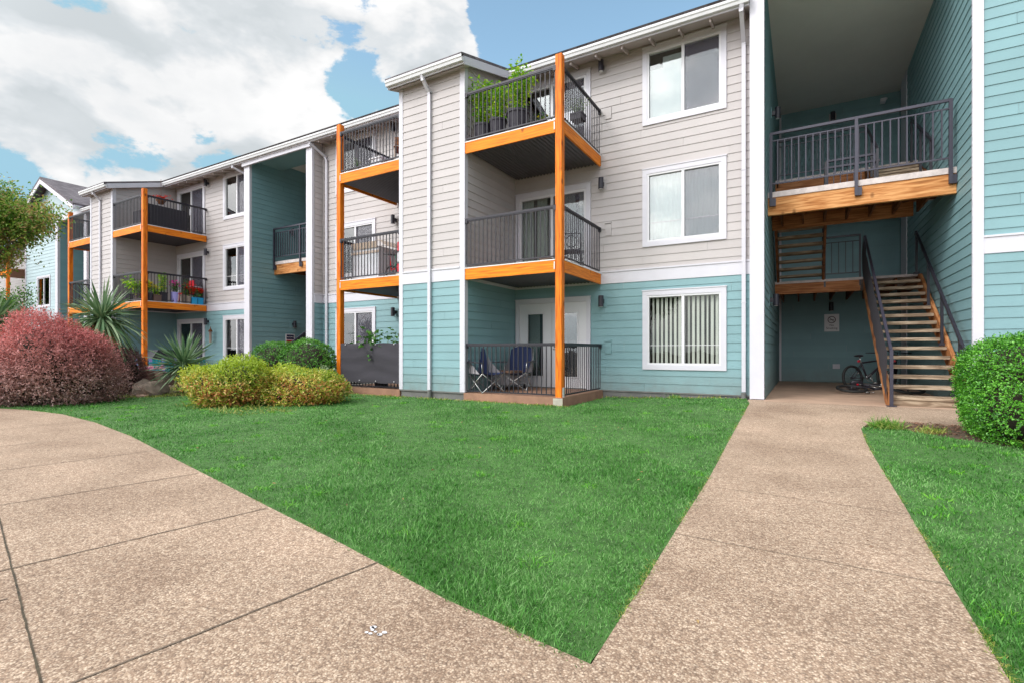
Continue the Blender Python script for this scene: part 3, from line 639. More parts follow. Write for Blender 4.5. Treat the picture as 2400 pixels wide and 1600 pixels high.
# ---- staircases
def staircase(s):
    root_loc=(s+.9,14,0); st=thing_part('staircase',root_loc)
    X0,X1=1.34+s,2.32+s; n=16; rise=(DK[1]-.02-ZS)/n; run=.262; y0=10.78
    for i in range(n-1):
        z=ZS+rise*(i+1); y=y0+run*i
        MB().box(X0,y,z-.062,X1,y+.28,z).build('tread',M['stair'],st)
    MB().box(X0,y0+.02,ZS+.003,X1-.12,y0+.07,ZS+rise-.064).build('riser',M['stair'],st)
    def string(x,w,yb,zb,yt,zt,h=.30):
        mb=MB(); mb.prism([(yb-.05,zb),(yb+.32,zb),(yt+.1,zt-.38),(yt+.1,zt-.04),(yt-.02,zt-.04),(yb-.05,zb+.20)],'x',x,x+w); return mb
    yt=y0+run*(n-1)
    string(X0-.055,.05,y0,ZS+.003,yt,DK[1]).build('stringer',M['stringer'],st)
    string(X1+.005,.06,y0,ZS+.003,yt,DK[1]).build('stringer',M['stringer'],st)
    # handrails
    xl=X0-.02; sl=rise/run
    def rp(t): return y0-.12+t*(yt-y0+.2), ZS+.98+ (t*(yt-y0+.2)-.0)*sl
    ya,za=y0-.12,ZS+.92; yb,zb=yt+.1,DK[1]+.95
    hr=MB(); hr.beam((xl,ya,za),(xl,yb,zb),.045,.045); hr.beam((xl,yb,zb),(xl,yb+.25,zb),.045,.045)
    hr.box(xl-.025,ya-.025,ZS+.005,xl+.025,ya+.025,za+.03); hr.box(xl-.07,ya-.07,ZS,xl+.07,ya+.07,ZS+.012); hr.beam((xl,yt+.12,DK[1]-.2),(xl,yt+.12,zb),.045,.045); hr.build('handrail',M['railblue'],st)
    pn=MB(); nn=28
    vs=[]
    for i in range(nn+1):
        t=i/nn; y=ya+.05+(yb-ya-.1)*t; zt_=za-.03+(zb-za)*t; w=.01*math.sin(i*1.9)+.006*math.sin(i*4.1)
        vs+=[(xl-.062+w*.5,y,zt_-.80),(xl-.062-w*.4,y,zt_-.4),(xl-.05+w*.4,y,zt_)]
    fs=[]
    for i in range(nn):
        for j in range(2): fs.append((3*i+j,3*i+j+1,3*i+j+4,3*i+j+3))
    pn.add(vs,fs); pn.build('privacy_mesh',M['darkfab'],st,True)
    rr=MB(); xr=X1-.03; ya2=y0+.1
    rr.beam((xr,ya2,ZS+1.02),(xr,yb,zb),.045,.045); rr.beam((xr,yb,zb),(xr+.02,yb+.18,zb-.02),.045,.045)
    rr.tube([(xr,ya2,ZS+1.02),(xr,ya2-.12,ZS+.95),(xr,ya2-.15,ZS+.85),(xr,ya2-.1,ZS+.76)],.022)
    for t in (.04,.36,.66,.98):
        y=ya2+(yb-ya2)*t; zt_=ZS+1.02+(zb-ZS-1.02)*t; rr.beam((xr,y,zt_-.92),(xr,y,zt_),.045,.045); rr.cbox((xr,y,zt_-.92),(.1,.12,.05))
    rr.build('handrail',M['black'],st)
    return st
def thing_part(name,loc):
    mb=MB(); mb.box(loc[0]-.2,loc[1]+1.0,DK[1]-.30,loc[0]-.1,loc[1]+1.02,DK[1]-.29)
    o=mb.build(name,M['darkwood'],BLD); return o
def landings(s):
    xl,xr=-.62+s,2.405+s
    # rear second-floor landing
    yl=15.02
    mb=MB(); mb.box(xl,yl,DK[1]-.06,xr,17.98,DK[1]); ld=mb.build('landing',M['deckedge'],BLD)
    MB().box(xl,yl+.01,DK[1]-.33,1.24+s,yl+.06,DK[1]-.062).build('fascia',M['stringerx'],ld)
    j=MB(); 
    for k in range(8): j.box(xl+.1+k*.41,yl+.065,DK[1]-.30,xl+.14+k*.41,17.9,DK[1]-.062)
    j.build('joists',M['darkwood'],ld)
    r=MB()
    def rail2(r,p,q,z,h=1.07):
        p,q=Vector((p[0],p[1],0)),Vector((q[0],q[1],0)); L=(q-p).length; d=(q-p)/L
        for zz,w in ((z+h-.02,.045),(z+h-.16,.022),(z+.13,.026)): r.beam((p.x,p.y,zz),(q.x,q.y,zz),w,w)
        n=int(L/.125)
        for i in range(1,n): c=p+d*(L*i/n); r.box(c.x-.009,c.y-.009,z+.13,c.x+.009,c.y+.009,z+h-.16)
    rail2(r,(.50+s,yl+.03),(1.24+s,yl+.03),DK[1])
    for x in (.50+s,1.24+s): r.box(x-.022,yl+.008,DK[1]-.2,x+.022,yl+.052,DK[1]+1.07)
    r.build('railing',M['black'],ld)
    # front mid landing
    yf,zl=11.80,4.38
    mb=MB(); mb.box(xl,yf,zl-.11,xr,13.7,zl); ml=mb.build('landing',M['deckedge'],BLD)
    MB().box(xl,yf+.02,zl-.47,xr-.0,yf+.11,zl-.112).build('fascia',M['beam'],ml)
    MB().box(xl,13.55,zl-.42,xr-.35,13.64,zl-.112).build('rear_beam',M['stringerx'],ml)
    j=MB()
    for k in range(7): j.box(xl+.2+k*.42,yf+.112,zl-.36,xl+.24+k*.42,13.54,zl-.112)
    j.box(xl,yf+.12,zl-.14,xr,13.5,zl-.113)
    j.build('joists',M['darkwood'],ml)
    r=MB(); yr=yf-.03
    for zz,w in ((zl+1.20,.05),(zl+1.05,.024),(zl+.16,.028)): r.beam((xl+.05,yr,zz),(xr-.08,yr,zz),w,w)
    for x in (xl+.06,xl+1.53,xr-.09): 
        r.box(x-.027,yr-.027,zl-.30,x+.027,yr+.027,zl+1.22); r.box(x+.027,yr-.01,zl-.30,x+.09,yr+.04,zl-.14)
    n=23; L=(xr-xl-.15)
    for i in range(1,n): x=xl+.06+L*i/n; r.box(x-.011,yr-.011,zl+.16,x+.011,yr+.011,zl+1.05)
    r.build('railing',M['railblue'],ml)
    r=MB(); rail2(r,(.50+s,13.66),(1.40+s,13.66),zl)
    for x in (.50+s,1.40+s): r.box(x-.024,13.636,zl-.25,x+.024,13.684,zl+1.07)
    r.beam((.44+s,13.60,zl+.88),(1.48+s,13.60,zl+.88),.045,.045); r.build('railing',M['railblue'],ml)
    # second flight (rear landing up to mid landing) on the left
    st=thing_part('upper_staircase',(s-.2,14.4,0)); X0,X1=xl+.1,.44+s; nn=9; rise=(zl-DK[1])/nn; run=.20; ys=15.3
    for i in range(nn-1):
        z=DK[1]+rise*(i+1); y=ys-run*i; MB().box(X0,y-.25,z-.055,X1,y,z).build('tread',M['stair'],st)
    for x in (X0-.055,X1+.005):
        MB().prism([(ys+.1,DK[1]+.0),(ys-.1,DK[1]-.16),(13.65,zl-.42),(13.65,zl-.05),(13.75,zl-.05),(ys+.1,DK[1]+.25)],'x',x,x+.05).build('stringer',M['darkwood'],st)
    r=MB(); x=X1+.03; r.beam((x,ys+.1,DK[1]+1.0),(x,13.6,zl+1.0),.045,.045)
    r.box(x-.022,ys+.08,DK[1]-.1,x+.022,ys+.12,DK[1]+1.0); r.box(x-.022,13.58,zl-.2,x+.022,13.62,zl+1.02); r.build('handrail',M['black'],st)
    # third flight from mid landing up to the top floor on the right + top landing
    s3=thing_part('upper_staircase',(s+1.6,14.8,0)); X0,X1=1.42+s,2.32+s; nn=9; rise=(DK[2]-zl)/nn; run=.25; ys=13.2
    for i in range(nn-1):
        z=zl+rise*(i+1); y=ys+run*i; MB().box(X0,y,z-.055,X1,y+.27,z).build('tread',M['stair'],s3)
    yt=ys+run*(nn-1)
    for x in (X0-.055,X1+.005): MB().prism([(ys-.05,zl),(ys+.3,zl),(yt+.1,DK[2]-.36),(yt+.1,DK[2]-.04),(ys-.05,zl+.2)],'x',x,x+.05).build('stringer',M['darkwood'],s3)
    for x in (X0-.03,X1-.04):
        r=MB(); r.beam((x,ys-.05,zl+1.0),(x,yt+.1,DK[2]+1.0),.045,.045)
        for t in (0,.5,1): y=ys-.03+(yt+.1-ys)*t; z=zl+(DK[2]-zl)*t; r.box(x-.022,y-.022,z-.05,x+.022,y+.022,z+1.0)
        if x>X1-.1: r.tube([(x,ys-.05,zl+1.0),(x,ys-.2,zl+.95),(x,ys-.22,zl+.8),(x,ys-.14,zl+.7)],.022)
        r.build('handrail',M['black'],s3)
    mb=MB(); mb.box(xl,15.3,DK[2]-.09,xr,17.98,DK[2]); tl=mb.build('landing',M['deckedge'],BLD)
    MB().box(xl,15.31,DK[2]-.36,xr,15.36,DK[2]-.092).build('fascia',M['stringerx'],tl)
    r=MB(); rail2(r,(xl+.05,15.33),(1.38+s,15.33),DK[2]); r.box(xl+.03,15.31,DK[2]-.2,xl+.07,15.35,DK[2]+1.07); r.box(1.36+s,15.31,DK[2]-.2,1.40+s,15.35,DK[2]+1.07); r.build('railing',M['railblue'],tl)
for s in (0,-PER): landings(s); staircase(s)
# ================================================================== GABLED BUILDING (far left)
GB=thing('gabled_building','pale blue gabled apartment building with grey shingle roof behind the tree','building',(-35.4,YP,0))
def gwall(axis,pl,out,a0,a1,z0,z1,mat,ops=()):
    mb=MB(); siding(mb,axis,pl,out,a0,a1,z0,z1,ops); return mb.build('wall',M[mat],GB)
gx0,gx1=-37.9,-33.49; GY=YP; AX,AZ,HW,EZ=-34.4,10.0,4.0,8.08
gops=[(-36.1,-34.5,3.50,5.0),(-36.1,-34.5,.77,2.3)]
gwall('x',GY,-1,gx0,gx1-.3,ZB,8.0,'paleblue',gops); gwall('y',gx1,1,GY+.09,18,ZB,8.0,'teal'); gwall('x',18,-1,gx1,-30.46,ZB,8.0,'teal'); gwall('y',gx0,-1,GY+.02,16,ZB,8.0,'paleblue')
mb=MB(); siding(mb,'x',GY,-1,AX-HW+.45,AX+HW-.2,8.0,8.178); mb.prism([(AX-HW+.45,8.17),(AX+HW-.2,8.17),(AX,AZ-.1)],'y',GY-.006,GY+.03); mb.build('gable',M['paleblue'],GB)
mb=MB(); mb.box(gx1-.3,GY-.02,ZB,gx1+.0,GY+.09,7.75); mb.build('corner_column',M['white'],GB); mb=MB(); mb.box(gx0-.01,GY-.02,ZB,gx0+.14,GY-.0,8.0); mb.build('corner_column',M['white'],GB)
mb=MB(); mb.box(gx1-.3,GY-.03,7.75,-30.16,GY+.09,8.0); mb.build('header_board',M['white'],GB)
MB().box(gx1,GY+.1,7.9,-30.46,18,7.95).build('ceiling',M['ceil'],GB)
MB().prism([(AX+HW,EZ),(AX,AZ),(AX-HW,EZ),(AX-HW,EZ+.12),(AX,AZ+.14),(AX+HW,EZ+.12)],'y',10.4,19).build('roof',M['shingle'],GB)
for a,b in (((AX+HW,EZ),(AX,AZ)),((AX,AZ),(AX-HW,EZ))):
    MB().prism([(a[0],a[1]-.22),(b[0],b[1]-.22),(b[0],b[1]),(a[0],a[1])],'y',10.4,10.44).build('rake_board',M['white'],GB)
MB().box(AX+HW-.06,10.44,EZ-.14,AX+HW+.05,18.8,EZ+.02).build('gutter',M['white'],GB)
for (a,b,c,d) in gops:
    mb=MB(); t=.1
    mb.box(a-t,GY-.035,d,b+t,GY,d+t); mb.box(a-t,GY-.035,c-t,b+t,GY,c); mb.box(a-t,GY-.035,c,a,GY,d); mb.box(b,GY-.035,c,b+t,GY,d); w=mb.build('window',M['white'],GB)
    f=MB(); xm=(a+b)/2; f.box(a,GY-.02,c,a+.04,GY+.04,d); f.box(b-.04,GY-.02,c,b,GY+.04,d); f.box(xm-.03,GY-.02,c,xm+.03,GY+.04,d); f.box(a+.04,GY-.02,d-.04,b-.04,GY+.04,d); f.box(a+.04,GY-.02,c,b-.04,GY+.04,c+.04); f.build('frame',M['white2'],w)
    glass_unit(w,a+.04,xm-.03,c+.04,d-.04,GY+.01); glass_unit(w,xm+.03,b-.04,c+.04,d-.04,GY+.013); backing(w,a,b,c,d,GY,'half')
mb=MB(); siding(mb,'x',12.5,-1,-52,gx0,ZB,7.8); mb.build('wall',M['beige'],GB)
MB().prism([(12.0,7.8),(17,9.6),(22,7.8),(22,7.9),(17,9.7),(11.9,7.9)],'x',-52,AX-HW-.01).build('roof',M['shingle'],GB)
for z in (DK[1],DK[2]):
    b=MB().box(-42.5,10.3,z-.05,gx0-.05,12.48,z).build('balcony',M['patio'],GB)
    MB().box(-42.5,10.26,z-.27,gx0-.05,10.299,z-.02).build('fascia',M['orangeh'],b)
    railing(b,(-42.45,10.33),(gx0-.1,10.33),z)
MB().box(-38.2,10.12,0,-38.05,10.259,6.9).build('post',M['orange'],GB)
b=MB().box(gx1+.03,12.6,2.75,-30.5,16,2.89).build('landing',M['beam'],GB)
railing(b,(gx1+.1,12.65),(-30.55,12.65),2.89,mat='black')
# ================================================================== GROUND
def sheet(name,poly,z,mat,step=None,label=None,zoff=0.0,thick=.0,kind='structure'):
    import bmesh
    bm=bmesh.new(); vs=[bm.verts.new((x,y,z+ (float(hz(x,y)) if step else 0)+zoff)) for x,y in poly]
    from mathutils.geometry import tessellate_polygon
    for tri in tessellate_polygon([[Vector((x,y,0)) for x,y in poly]]): bm.faces.new([vs[i] for i in tri])
    bmesh.ops.recalc_face_normals(bm,faces=bm.faces[:])
    if step:
        for _ in range(6):
            es=[e for e in bm.edges if e.calc_length()>step]
            if not es: break
            bmesh.ops.subdivide_edges(bm,edges=es,cuts=1,use_grid_fill=False); bmesh.ops.triangulate(bm,faces=bm.faces[:])
        for v in bm.verts: v.co.z=z+float(hz(v.co.x,v.co.y))+zoff
    if thick:
        r=bmesh.ops.extrude_face_region(bm,geom=bm.faces[:]); 
        for g in r['geom']:
            if isinstance(g,bmesh.types.BMVert): g.co.z-=thick
        bmesh.ops.recalc_face_normals(bm,faces=bm.faces[:])
    bmesh.ops.recalc_face_normals(bm,faces=bm.faces[:])
    me=bpy.data.meshes.new(name); bm.to_mesh(me); bm.free(); me.materials.append(mat)
    if not thick and me.polygons and me.polygons[0].normal.z<0: me.flip_normals()
    o=bpy.data.objects.new(name,me); COL.objects.link(o); tag(o,kind=kind); 
    if label: o['label']=label
    return o
sheet('ground',[(-400,-300),(300,-300),(300,400),(-400,400)],-.09,M['soil'])
EDGE=[(-.62,1.60),(-1.35,1.755),(-2.24,1.97),(-3.2,2.18),(-4.13,2.39),(-5.58,2.71),(-7.4,3.12),(-9.3,3.45),(-11.0,3.62),(-12.4,3.55),(-14,3.2),(-18,1.6),(-26,-2.5)]
SEAM=[(-2.14,.65),(-2.97,.83),(-4.36,1.13),(-6.2,1.50),(-9.3,1.95),(-13,1.7),(-18,.0),(-26,-4)]
walk_poly=EDGE+[(-30,-12),(14,-12),(14,3.0),(.60,3.0),(.60,2.35),(.60,1.9)]
# main concrete walk around the camera
walk_poly=[(-.631,1.64)]+EDGE[1:]+[(-30,-12),(14,-12),(14,.35),(.72,.35),(.595,.9),(.589,2.2),(-.64,2.2)]
sheet('sidewalk',walk_poly,0.0,M['walk'],thick=.08)
PLT=[(-.776,7.12),(-.791,7.92),(-.806,8.87),(-.829,10.13)]
PL=[(-.629,1.66),(-.638,2.14),(-.65,2.68),(-.664,3.35),(-.682,4.41),(-.71,5.2),(-.758,6.41)]+PLT
PR=[(.589,1.2),(.589,2.24),(.594,2.56),(.598,2.99),(.605,3.56),(.621,4.42),(.635,5.87),(.648,7.15),(.679,8.11)]
path_poly=[(-.635,2.202)]+[(.589,2.202)]+PR[2:]+[(.80,8.55),(1.0,8.80),(1.31,8.95),(1.64,8.88),(2.35,8.80),(3.4,8.75),(3.4,10.2),(2.54,10.25),(2.54,10.84),(2.41,10.9),(2.41,10.6),(-.60,10.6),(-.63,10.84),(-.90,10.84),(-.91,10.6)]+PL[::-1][:-2]
sheet('path',path_poly,0.0,M['walk'],step=.5,thick=.10)
sheet('breezeway_floor',[(-.633,10.602),(2.419,10.602),(2.419,17.99),(-.633,17.99)],ZS,M['slab'],thick=.1)
sheet('breezeway_floor',[(-.633-PER,10.0),(2.419-PER,10.0),(2.419-PER,17.99),(-.633-PER,17.99)],ZS,M['slab'],thick=.1)
sheet('path',[(-17,8.7),(-14,8.7),(-14.2,9.99),(-16.9,9.99)],.05,M['walk'],thick=.1)
sheet('path',[(-15.4,6.3),(-13.6,6.0),(-15.2,7.2),(-20,9.2),(-21.5,8.7),(-17.3,6.9)],.012,M['slab'],thick=.06)
# saw joints and the mossy seam
def strip(pts,w,z): 
    mb=MB(); n=len(pts); L=[];
    for i,p in enumerate(pts):
        a=Vector(pts[max(i-1,0)]); b=Vector(pts[min(i+1,n-1)]); d=(b-a).normalized(); nn=Vector((-d.y,d.x)); p=Vector(p); L+=[(*(p+nn*w/2),z(p)),(*(p-nn*w/2),z(p))]
    mb.add(L,[(2*i,2*i+1,2*i+3,2*i+2) for i in range(n-1)]); return mb
def wob(a,b,n=26,amp=.004):
    return [(a[0]+(b[0]-a[0])*i/n+random.uniform(-amp,amp),a[1]+(b[1]-a[1])*i/n+random.uniform(-amp,amp)) for i in range(n+1)]
JL=[((-1.88,1.89),(-2.20,-.30)),((-3.19,2.16),(-3.42,.82)),((-4.62,2.46),(-4.88,1.20)),((-6.10,2.82),(-6.30,1.48)),((-7.75,3.18),(-7.90,1.72)),((-9.5,3.46),(-9.6,1.96)),((-11.3,3.6),(-11.4,1.85)),
    ((-3.0,.80),(-3.3,-1.2)),((-4.6,1.18),(-5.0,-.9))]
mb=MB()
for a,b in JL:
    q=strip_pts=wob(a,b); w=.008; L=[]
    for k,p in enumerate(q): L+=[(p[0]-w/2-random.uniform(0,.002),p[1],.0035),(p[0]+w/2+random.uniform(0,.002),p[1],.0035)]
    mb.add(L,[(2*k,2*k+1,2*k+3,2*k+2) for k in range(len(q)-1)])
for (x0,x1,y,y2) in ((-.65,.595,3.06,3.02),(-.675,.618,4.26,4.20),(-.75,.64,6.3,6.25)):
    q=wob((x0,y),(x1,y2)); w=.005; L=[]
    for p in q: z=float(hz(*p))+.004; L+=[(p[0],p[1]-w/2,z),(p[0],p[1]+w/2,z)]
    mb.add(L,[(2*k,2*k+1,2*k+3,2*k+2) for k in range(len(q)-1)])
o=mb.build('control_joints',M['joint']); tag(o,kind='structure')
mb=MB(); L=[]; q=[]
for a,b in zip([(-.9,.3)]+SEAM,SEAM): q+=wob(a,b,14,.0012)
for k,p in enumerate(q):
    w=.006+random.uniform(0,.003); L+=[(p[0],p[1]-w/2,.0036),(p[0],p[1]+w/2,.0036)]
mb.add(L,[(2*k,2*k+1,2*k+3,2*k+2) for k in range(len(q)-1)]); o=mb.build('slab_seam',M['moss']); tag(o,kind='structure')
mb=MB(); 
for _ in range(9):
    x,y=-1.42+random.gauss(0,.025),1.42+random.gauss(0,.02); r=random.uniform(.006,.014); n=7
    mb.add([(x+r*math.cos(6.28*i/n)*random.uniform(.7,1.2),y+r*.8*math.sin(6.28*i/n),.004) for i in range(n)],[tuple(range(n))])
o=mb.build('white_paint_spot',M['signw']); tag(o,kind='structure')
LAWN1=[(-.64,1.63)]+[(x,y-.01) for x,y in EDGE[:11]]+[(-14.2,4.6),(-13.6,5.7),(-12.6,7.2),(-11.2,8.3),(-10.6,8.75),(-8.3,8.80),(-6.4,8.80),(-3.85,8.80),(-3.85,9.3),(-3.8,10.9),(-.96,10.95),(-.89,10.5)]+[(x+.012,y) for x,y in PL[::-1]][:-1]
LAWN2=[(.70,.33)]+[(x-.012,y) for x,y in PR]+[(.80,8.35),(1.0,8.35),(1.4,8.0),(2.1,7.45),(3.5,6.9),(8,6.4),(14,5),(14,.4)]
sheet('lawn',LAWN1,-.005,M['lawnbase'],step=.6); sheet('lawn',LAWN2,-.005,M['lawnbase'],step=.6)
def inpoly(P,poly):
    x,y=P[:,0],P[:,1]; c=np.zeros(len(P),bool); n=len(poly)
    for i in range(n):
        x1,y1=poly[i]; x2,y2=poly[(i+1)%n]
        if y1==y2: continue
        k=((y1>y)!=(y2>y))&(x<(x2-x1)*(y-y1)/(y2-y1)+x1); c^=k
    return c
SEGS=[(a,b) for a,b in zip(EDGE,EDGE[1:])]+[(a,b) for a,b in zip(PL,PL[1:])]+[(a,b) for a,b in zip(PR,PR[1:])]
def edist(P):
    m=np.full(len(P),9.0)
    for a,b in SEGS:
        a=np.array(a);b=np.array(b);ab=b-a;t=np.clip(((P-a)@ab)/(ab@ab),0,1); m=np.minimum(m,np.linalg.norm(P-a-t[:,None]*ab,axis=1))
    return m
def grass(name,poly,dens,label,xr,yr,hmul=1.0,mat='grass',zmax=99):
    P=[]
    area=(xr[1]-xr[0])*(yr[1]-yr[0]); n=int(area*dens(0)); 
    p=np.stack([RNG.uniform(*xr,n),RNG.uniform(*yr,n)],1); d=np.hypot(p[:,0],p[:,1])
    keep=RNG.random(n)<np.array([dens(q) for q in d])/dens(0); p=p[keep]; d=d[keep]; k=inpoly(p,poly)&(edist(p)>.004+.03*RNG.random(len(p))**2); p=p[k]; d=d[k]; n=len(p)
    tuft=np.sin(p[:,0]*5.1+1.3)*np.sin(p[:,1]*4.3)+np.sin(p[:,0]*1.7+p[:,1]*2.3)+np.sin(p[:,0]*11+p[:,1]*7)*.5
    z=hz(p[:,0],p[:,1])-.012
    L=(.026+.019*RNG.random(n)+.009*np.clip(tuft,-1,2))*hmul; L*=np.where(RNG.random(n)<.05,1.6,1.0)
    an=RNG.uniform(0,6.283,n)+tuft; lean=RNG.uniform(.15,1.1,n)
    D=np.stack([np.cos(an)*lean,np.sin(an)*lean,np.ones(n)],1)
    W=(.0022+.00055*d)*RNG.uniform(.7,1.4,n)
    o=bladesmesh(name,M[mat],np.column_stack([p,z]),D,L*1.15,W,RNG.uniform(.1,.55,n)); tag(o,label,kind='stuff'); return n
dens=lambda d: 15000 if d<2.2 else (15000*(2.2/d)**1.55)
def densv(d): return dens(d)
n1=grass('grass',LAWN1,densv,'short green lawn grass between the walks and the building',(-14.3,-.6),(1.6,11.0))
n2=grass('grass',LAWN2,densv,'short green lawn grass on the right of the narrow walk',(.6,8),(1.6,8.3))
print('blades',n1,n2)
# weeds along the foundations and stray growth
def weeds(poly,n,label,hm,mat='grassy'):
    xs=[p[0] for p in poly]; ys=[p[1] for p in poly]; p=np.stack([RNG.uniform(min(xs),max(xs),n),RNG.uniform(min(ys),max(ys),n)],1); p=p[inpoly(p,poly)]
    p=p[RNG.random(len(p))<(.35+.65*(np.sin(p[:,0]*3.1)*np.sin(p[:,0]*7.7+p[:,1]*3)>-.2))]; n=len(p); an=RNG.uniform(0,6.28,n); le=RNG.uniform(.2,1.6,n)
    o=bladesmesh('weeds',M[mat],np.column_stack([p,hz(p[:,0],p[:,1])-.03]),np.stack([np.cos(an)*le,np.sin(an)*le,np.ones(n)],1),RNG.uniform(.4,1.2,n)*hm,RNG.uniform(.008,.018,n),RNG.uniform(.2,.9,n)); tag(o,label,kind='stuff')
weeds([(-11,8.2),(-6.5,8.6),(-3.8,8.55),(-3.8,8.98),(-10.8,8.98)],9000,'yellowing weeds and moss along the patio edge',.10)
weeds([(-3.9,10.7),(-1.1,10.8),(-1.1,11.28),(-3.9,11.28)],1100,'sparse weeds along the grey foundation strip',.12)
weeds([(-15.8,5.4),(-12.6,6.0),(-12.0,7.8),(-16.5,8.6)],9000,'yellow green moss and weeds around the boulders',.10)
weeds([(-10.9,5.3),(-8.1,5.0),(-7.9,6.0),(-10.5,6.2)],1500,'dry grass stems under the yellow green shrubs',.22)
for (a,b,h) in (((-1.2,1.86),(-2.9,2.22),.05),((-5.5,2.78),(-9.0,3.5),.06)):
    pass
def scatter(name,label,poly,n,mat,Lr,Wr,zoff=.035,seed=5):
    r=np.random.default_rng(seed); xs=[p[0] for p in poly]; ys=[p[1] for p in poly]; p=np.stack([r.uniform(min(xs),max(xs),n),r.uniform(min(ys),max(ys),n)],1); p=p[inpoly(p,poly)]; n=len(p); an=r.uniform(0,6.28,n)
    o=leafmesh(name,M[mat],np.column_stack([p,hz(p[:,0],p[:,1])+zoff]),np.stack([np.cos(an),np.sin(an),r.normal(0,.2,n)],1),np.tile([0,0,1.],(n,1))+r.normal(0,.4,(n,3)),r.uniform(*Lr,n),r.uniform(*Wr,n)); tag(o,label,kind='stuff')
M['litter']=leafmat('dry leaf litter',[(.30,.17,.07),(.45,.30,.12),(.20,.10,.05)],.1,.7)
scatter('leaf_litter','few dry brown leaves and chips scattered on the walks',[(-9,-.5),(-.9,1.4),(-.4,1.4),(-.4,9.5),(.5,9.5),(.6,2),(.9,.4),(.9,-.5)],150,'litter',(.012,.030),(.006,.014),.006)
scatter('leaf_litter','few dry leaves fallen on the lawn',LAWN1,130,'litter',(.02,.045),(.010,.02),.05,6)
r=np.random.default_rng(77); cp=np.stack([r.uniform(-12,7,260),r.uniform(1.8,10.5,260)],1); cp=cp[(inpoly(cp,LAWN1)|inpoly(cp,LAWN2))][:150]; k=46; n=len(cp)*k; P=np.repeat(cp,k,0)+r.normal(0,.045,(n,2)); P=P[(edist(P)>.02)&(inpoly(P,LAWN1)|inpoly(P,LAWN2))]; n=len(P); an=r.uniform(0,6.28,n); le=r.uniform(.2,1.5,n)
M['clover']=leafmat('broad weed leaves in lawn',[(.06,.28,.012),(.12,.42,.02),(.20,.50,.04)],.3,.4,None,3)
o=bladesmesh('lawn_weeds',M['clover'],np.column_stack([P,hz(P[:,0],P[:,1])-.01]),np.stack([np.cos(an)*le,np.sin(an)*le,np.ones(n)],1),r.uniform(.045,.085,n),.0035+.0006*np.hypot(P[:,0],P[:,1]),.4); tag(o,'brighter green weed tufts dotted through the lawn',kind='stuff')
# frayed dry fringe where the lawn meets the paving
n=5200; sg=r.integers(0,len(SEGS),n*2); t_=r.random(n*2)[:,None]; A=np.array([a for a,b in SEGS])[sg]; B_=np.array([b for a,b in SEGS])[sg]; P=A+(B_-A)*t_+r.normal(0,.014,(n*2,2)); P=P[(inpoly(P,LAWN1)|inpoly(P,LAWN2))]; P=P[(np.sin(P[:,0]*9+P[:,1]*6)+np.sin(P[:,1]*3.7+P[:,0]))>-.1]; n=len(P); an=r.uniform(0,6.28,n); le=r.uniform(.5,2.2,n)
o=bladesmesh('dry_fringe',M['grassy'],np.column_stack([P,hz(P[:,0],P[:,1])-.008]),np.stack([np.cos(an)*le,np.sin(an)*le,np.ones(n)],1),r.uniform(.02,.045,n),.003,.3); tag(o,'short dry yellowing grass fringe along the paving edges',kind='stuff')
# bed on the right
sheet('planting_bed',[(.98,8.3),(1.4,8.0),(2.1,7.45),(3.5,6.9),(8,6.4),(8,10.8),(3.4,10.8),(3.4,8.8),(1.3,9.0),(1.0,8.8)],-.02,M['soil'],step=.5)
n=5200; p=np.stack([RNG.uniform(1.0,4.5,n),RNG.uniform(6.6,9.4,n)],1); p=p[inpoly(p,[(1.05,8.35),(1.45,8.05),(2.15,7.5),(3.5,6.95),(4.5,6.8),(4.5,8.75),(1.3,8.9)])]; n=len(p)
an=RNG.uniform(0,6.28,n); o=leafmesh('bark_mulch',M['mulch'],np.column_stack([p,hz(p[:,0],p[:,1])-.008+RNG.uniform(0,.02,n)]),np.stack([np.cos(an),np.sin(an),RNG.normal(0,.25,n)],1),np.tile([0,0,1.],(n,1))+RNG.normal(0,.3,(n,3)),RNG.uniform(.02,.06,n),RNG.uniform(.012,.025,n)); tag(o,'reddish bark chips and litter under the right hedge',kind='stuff')
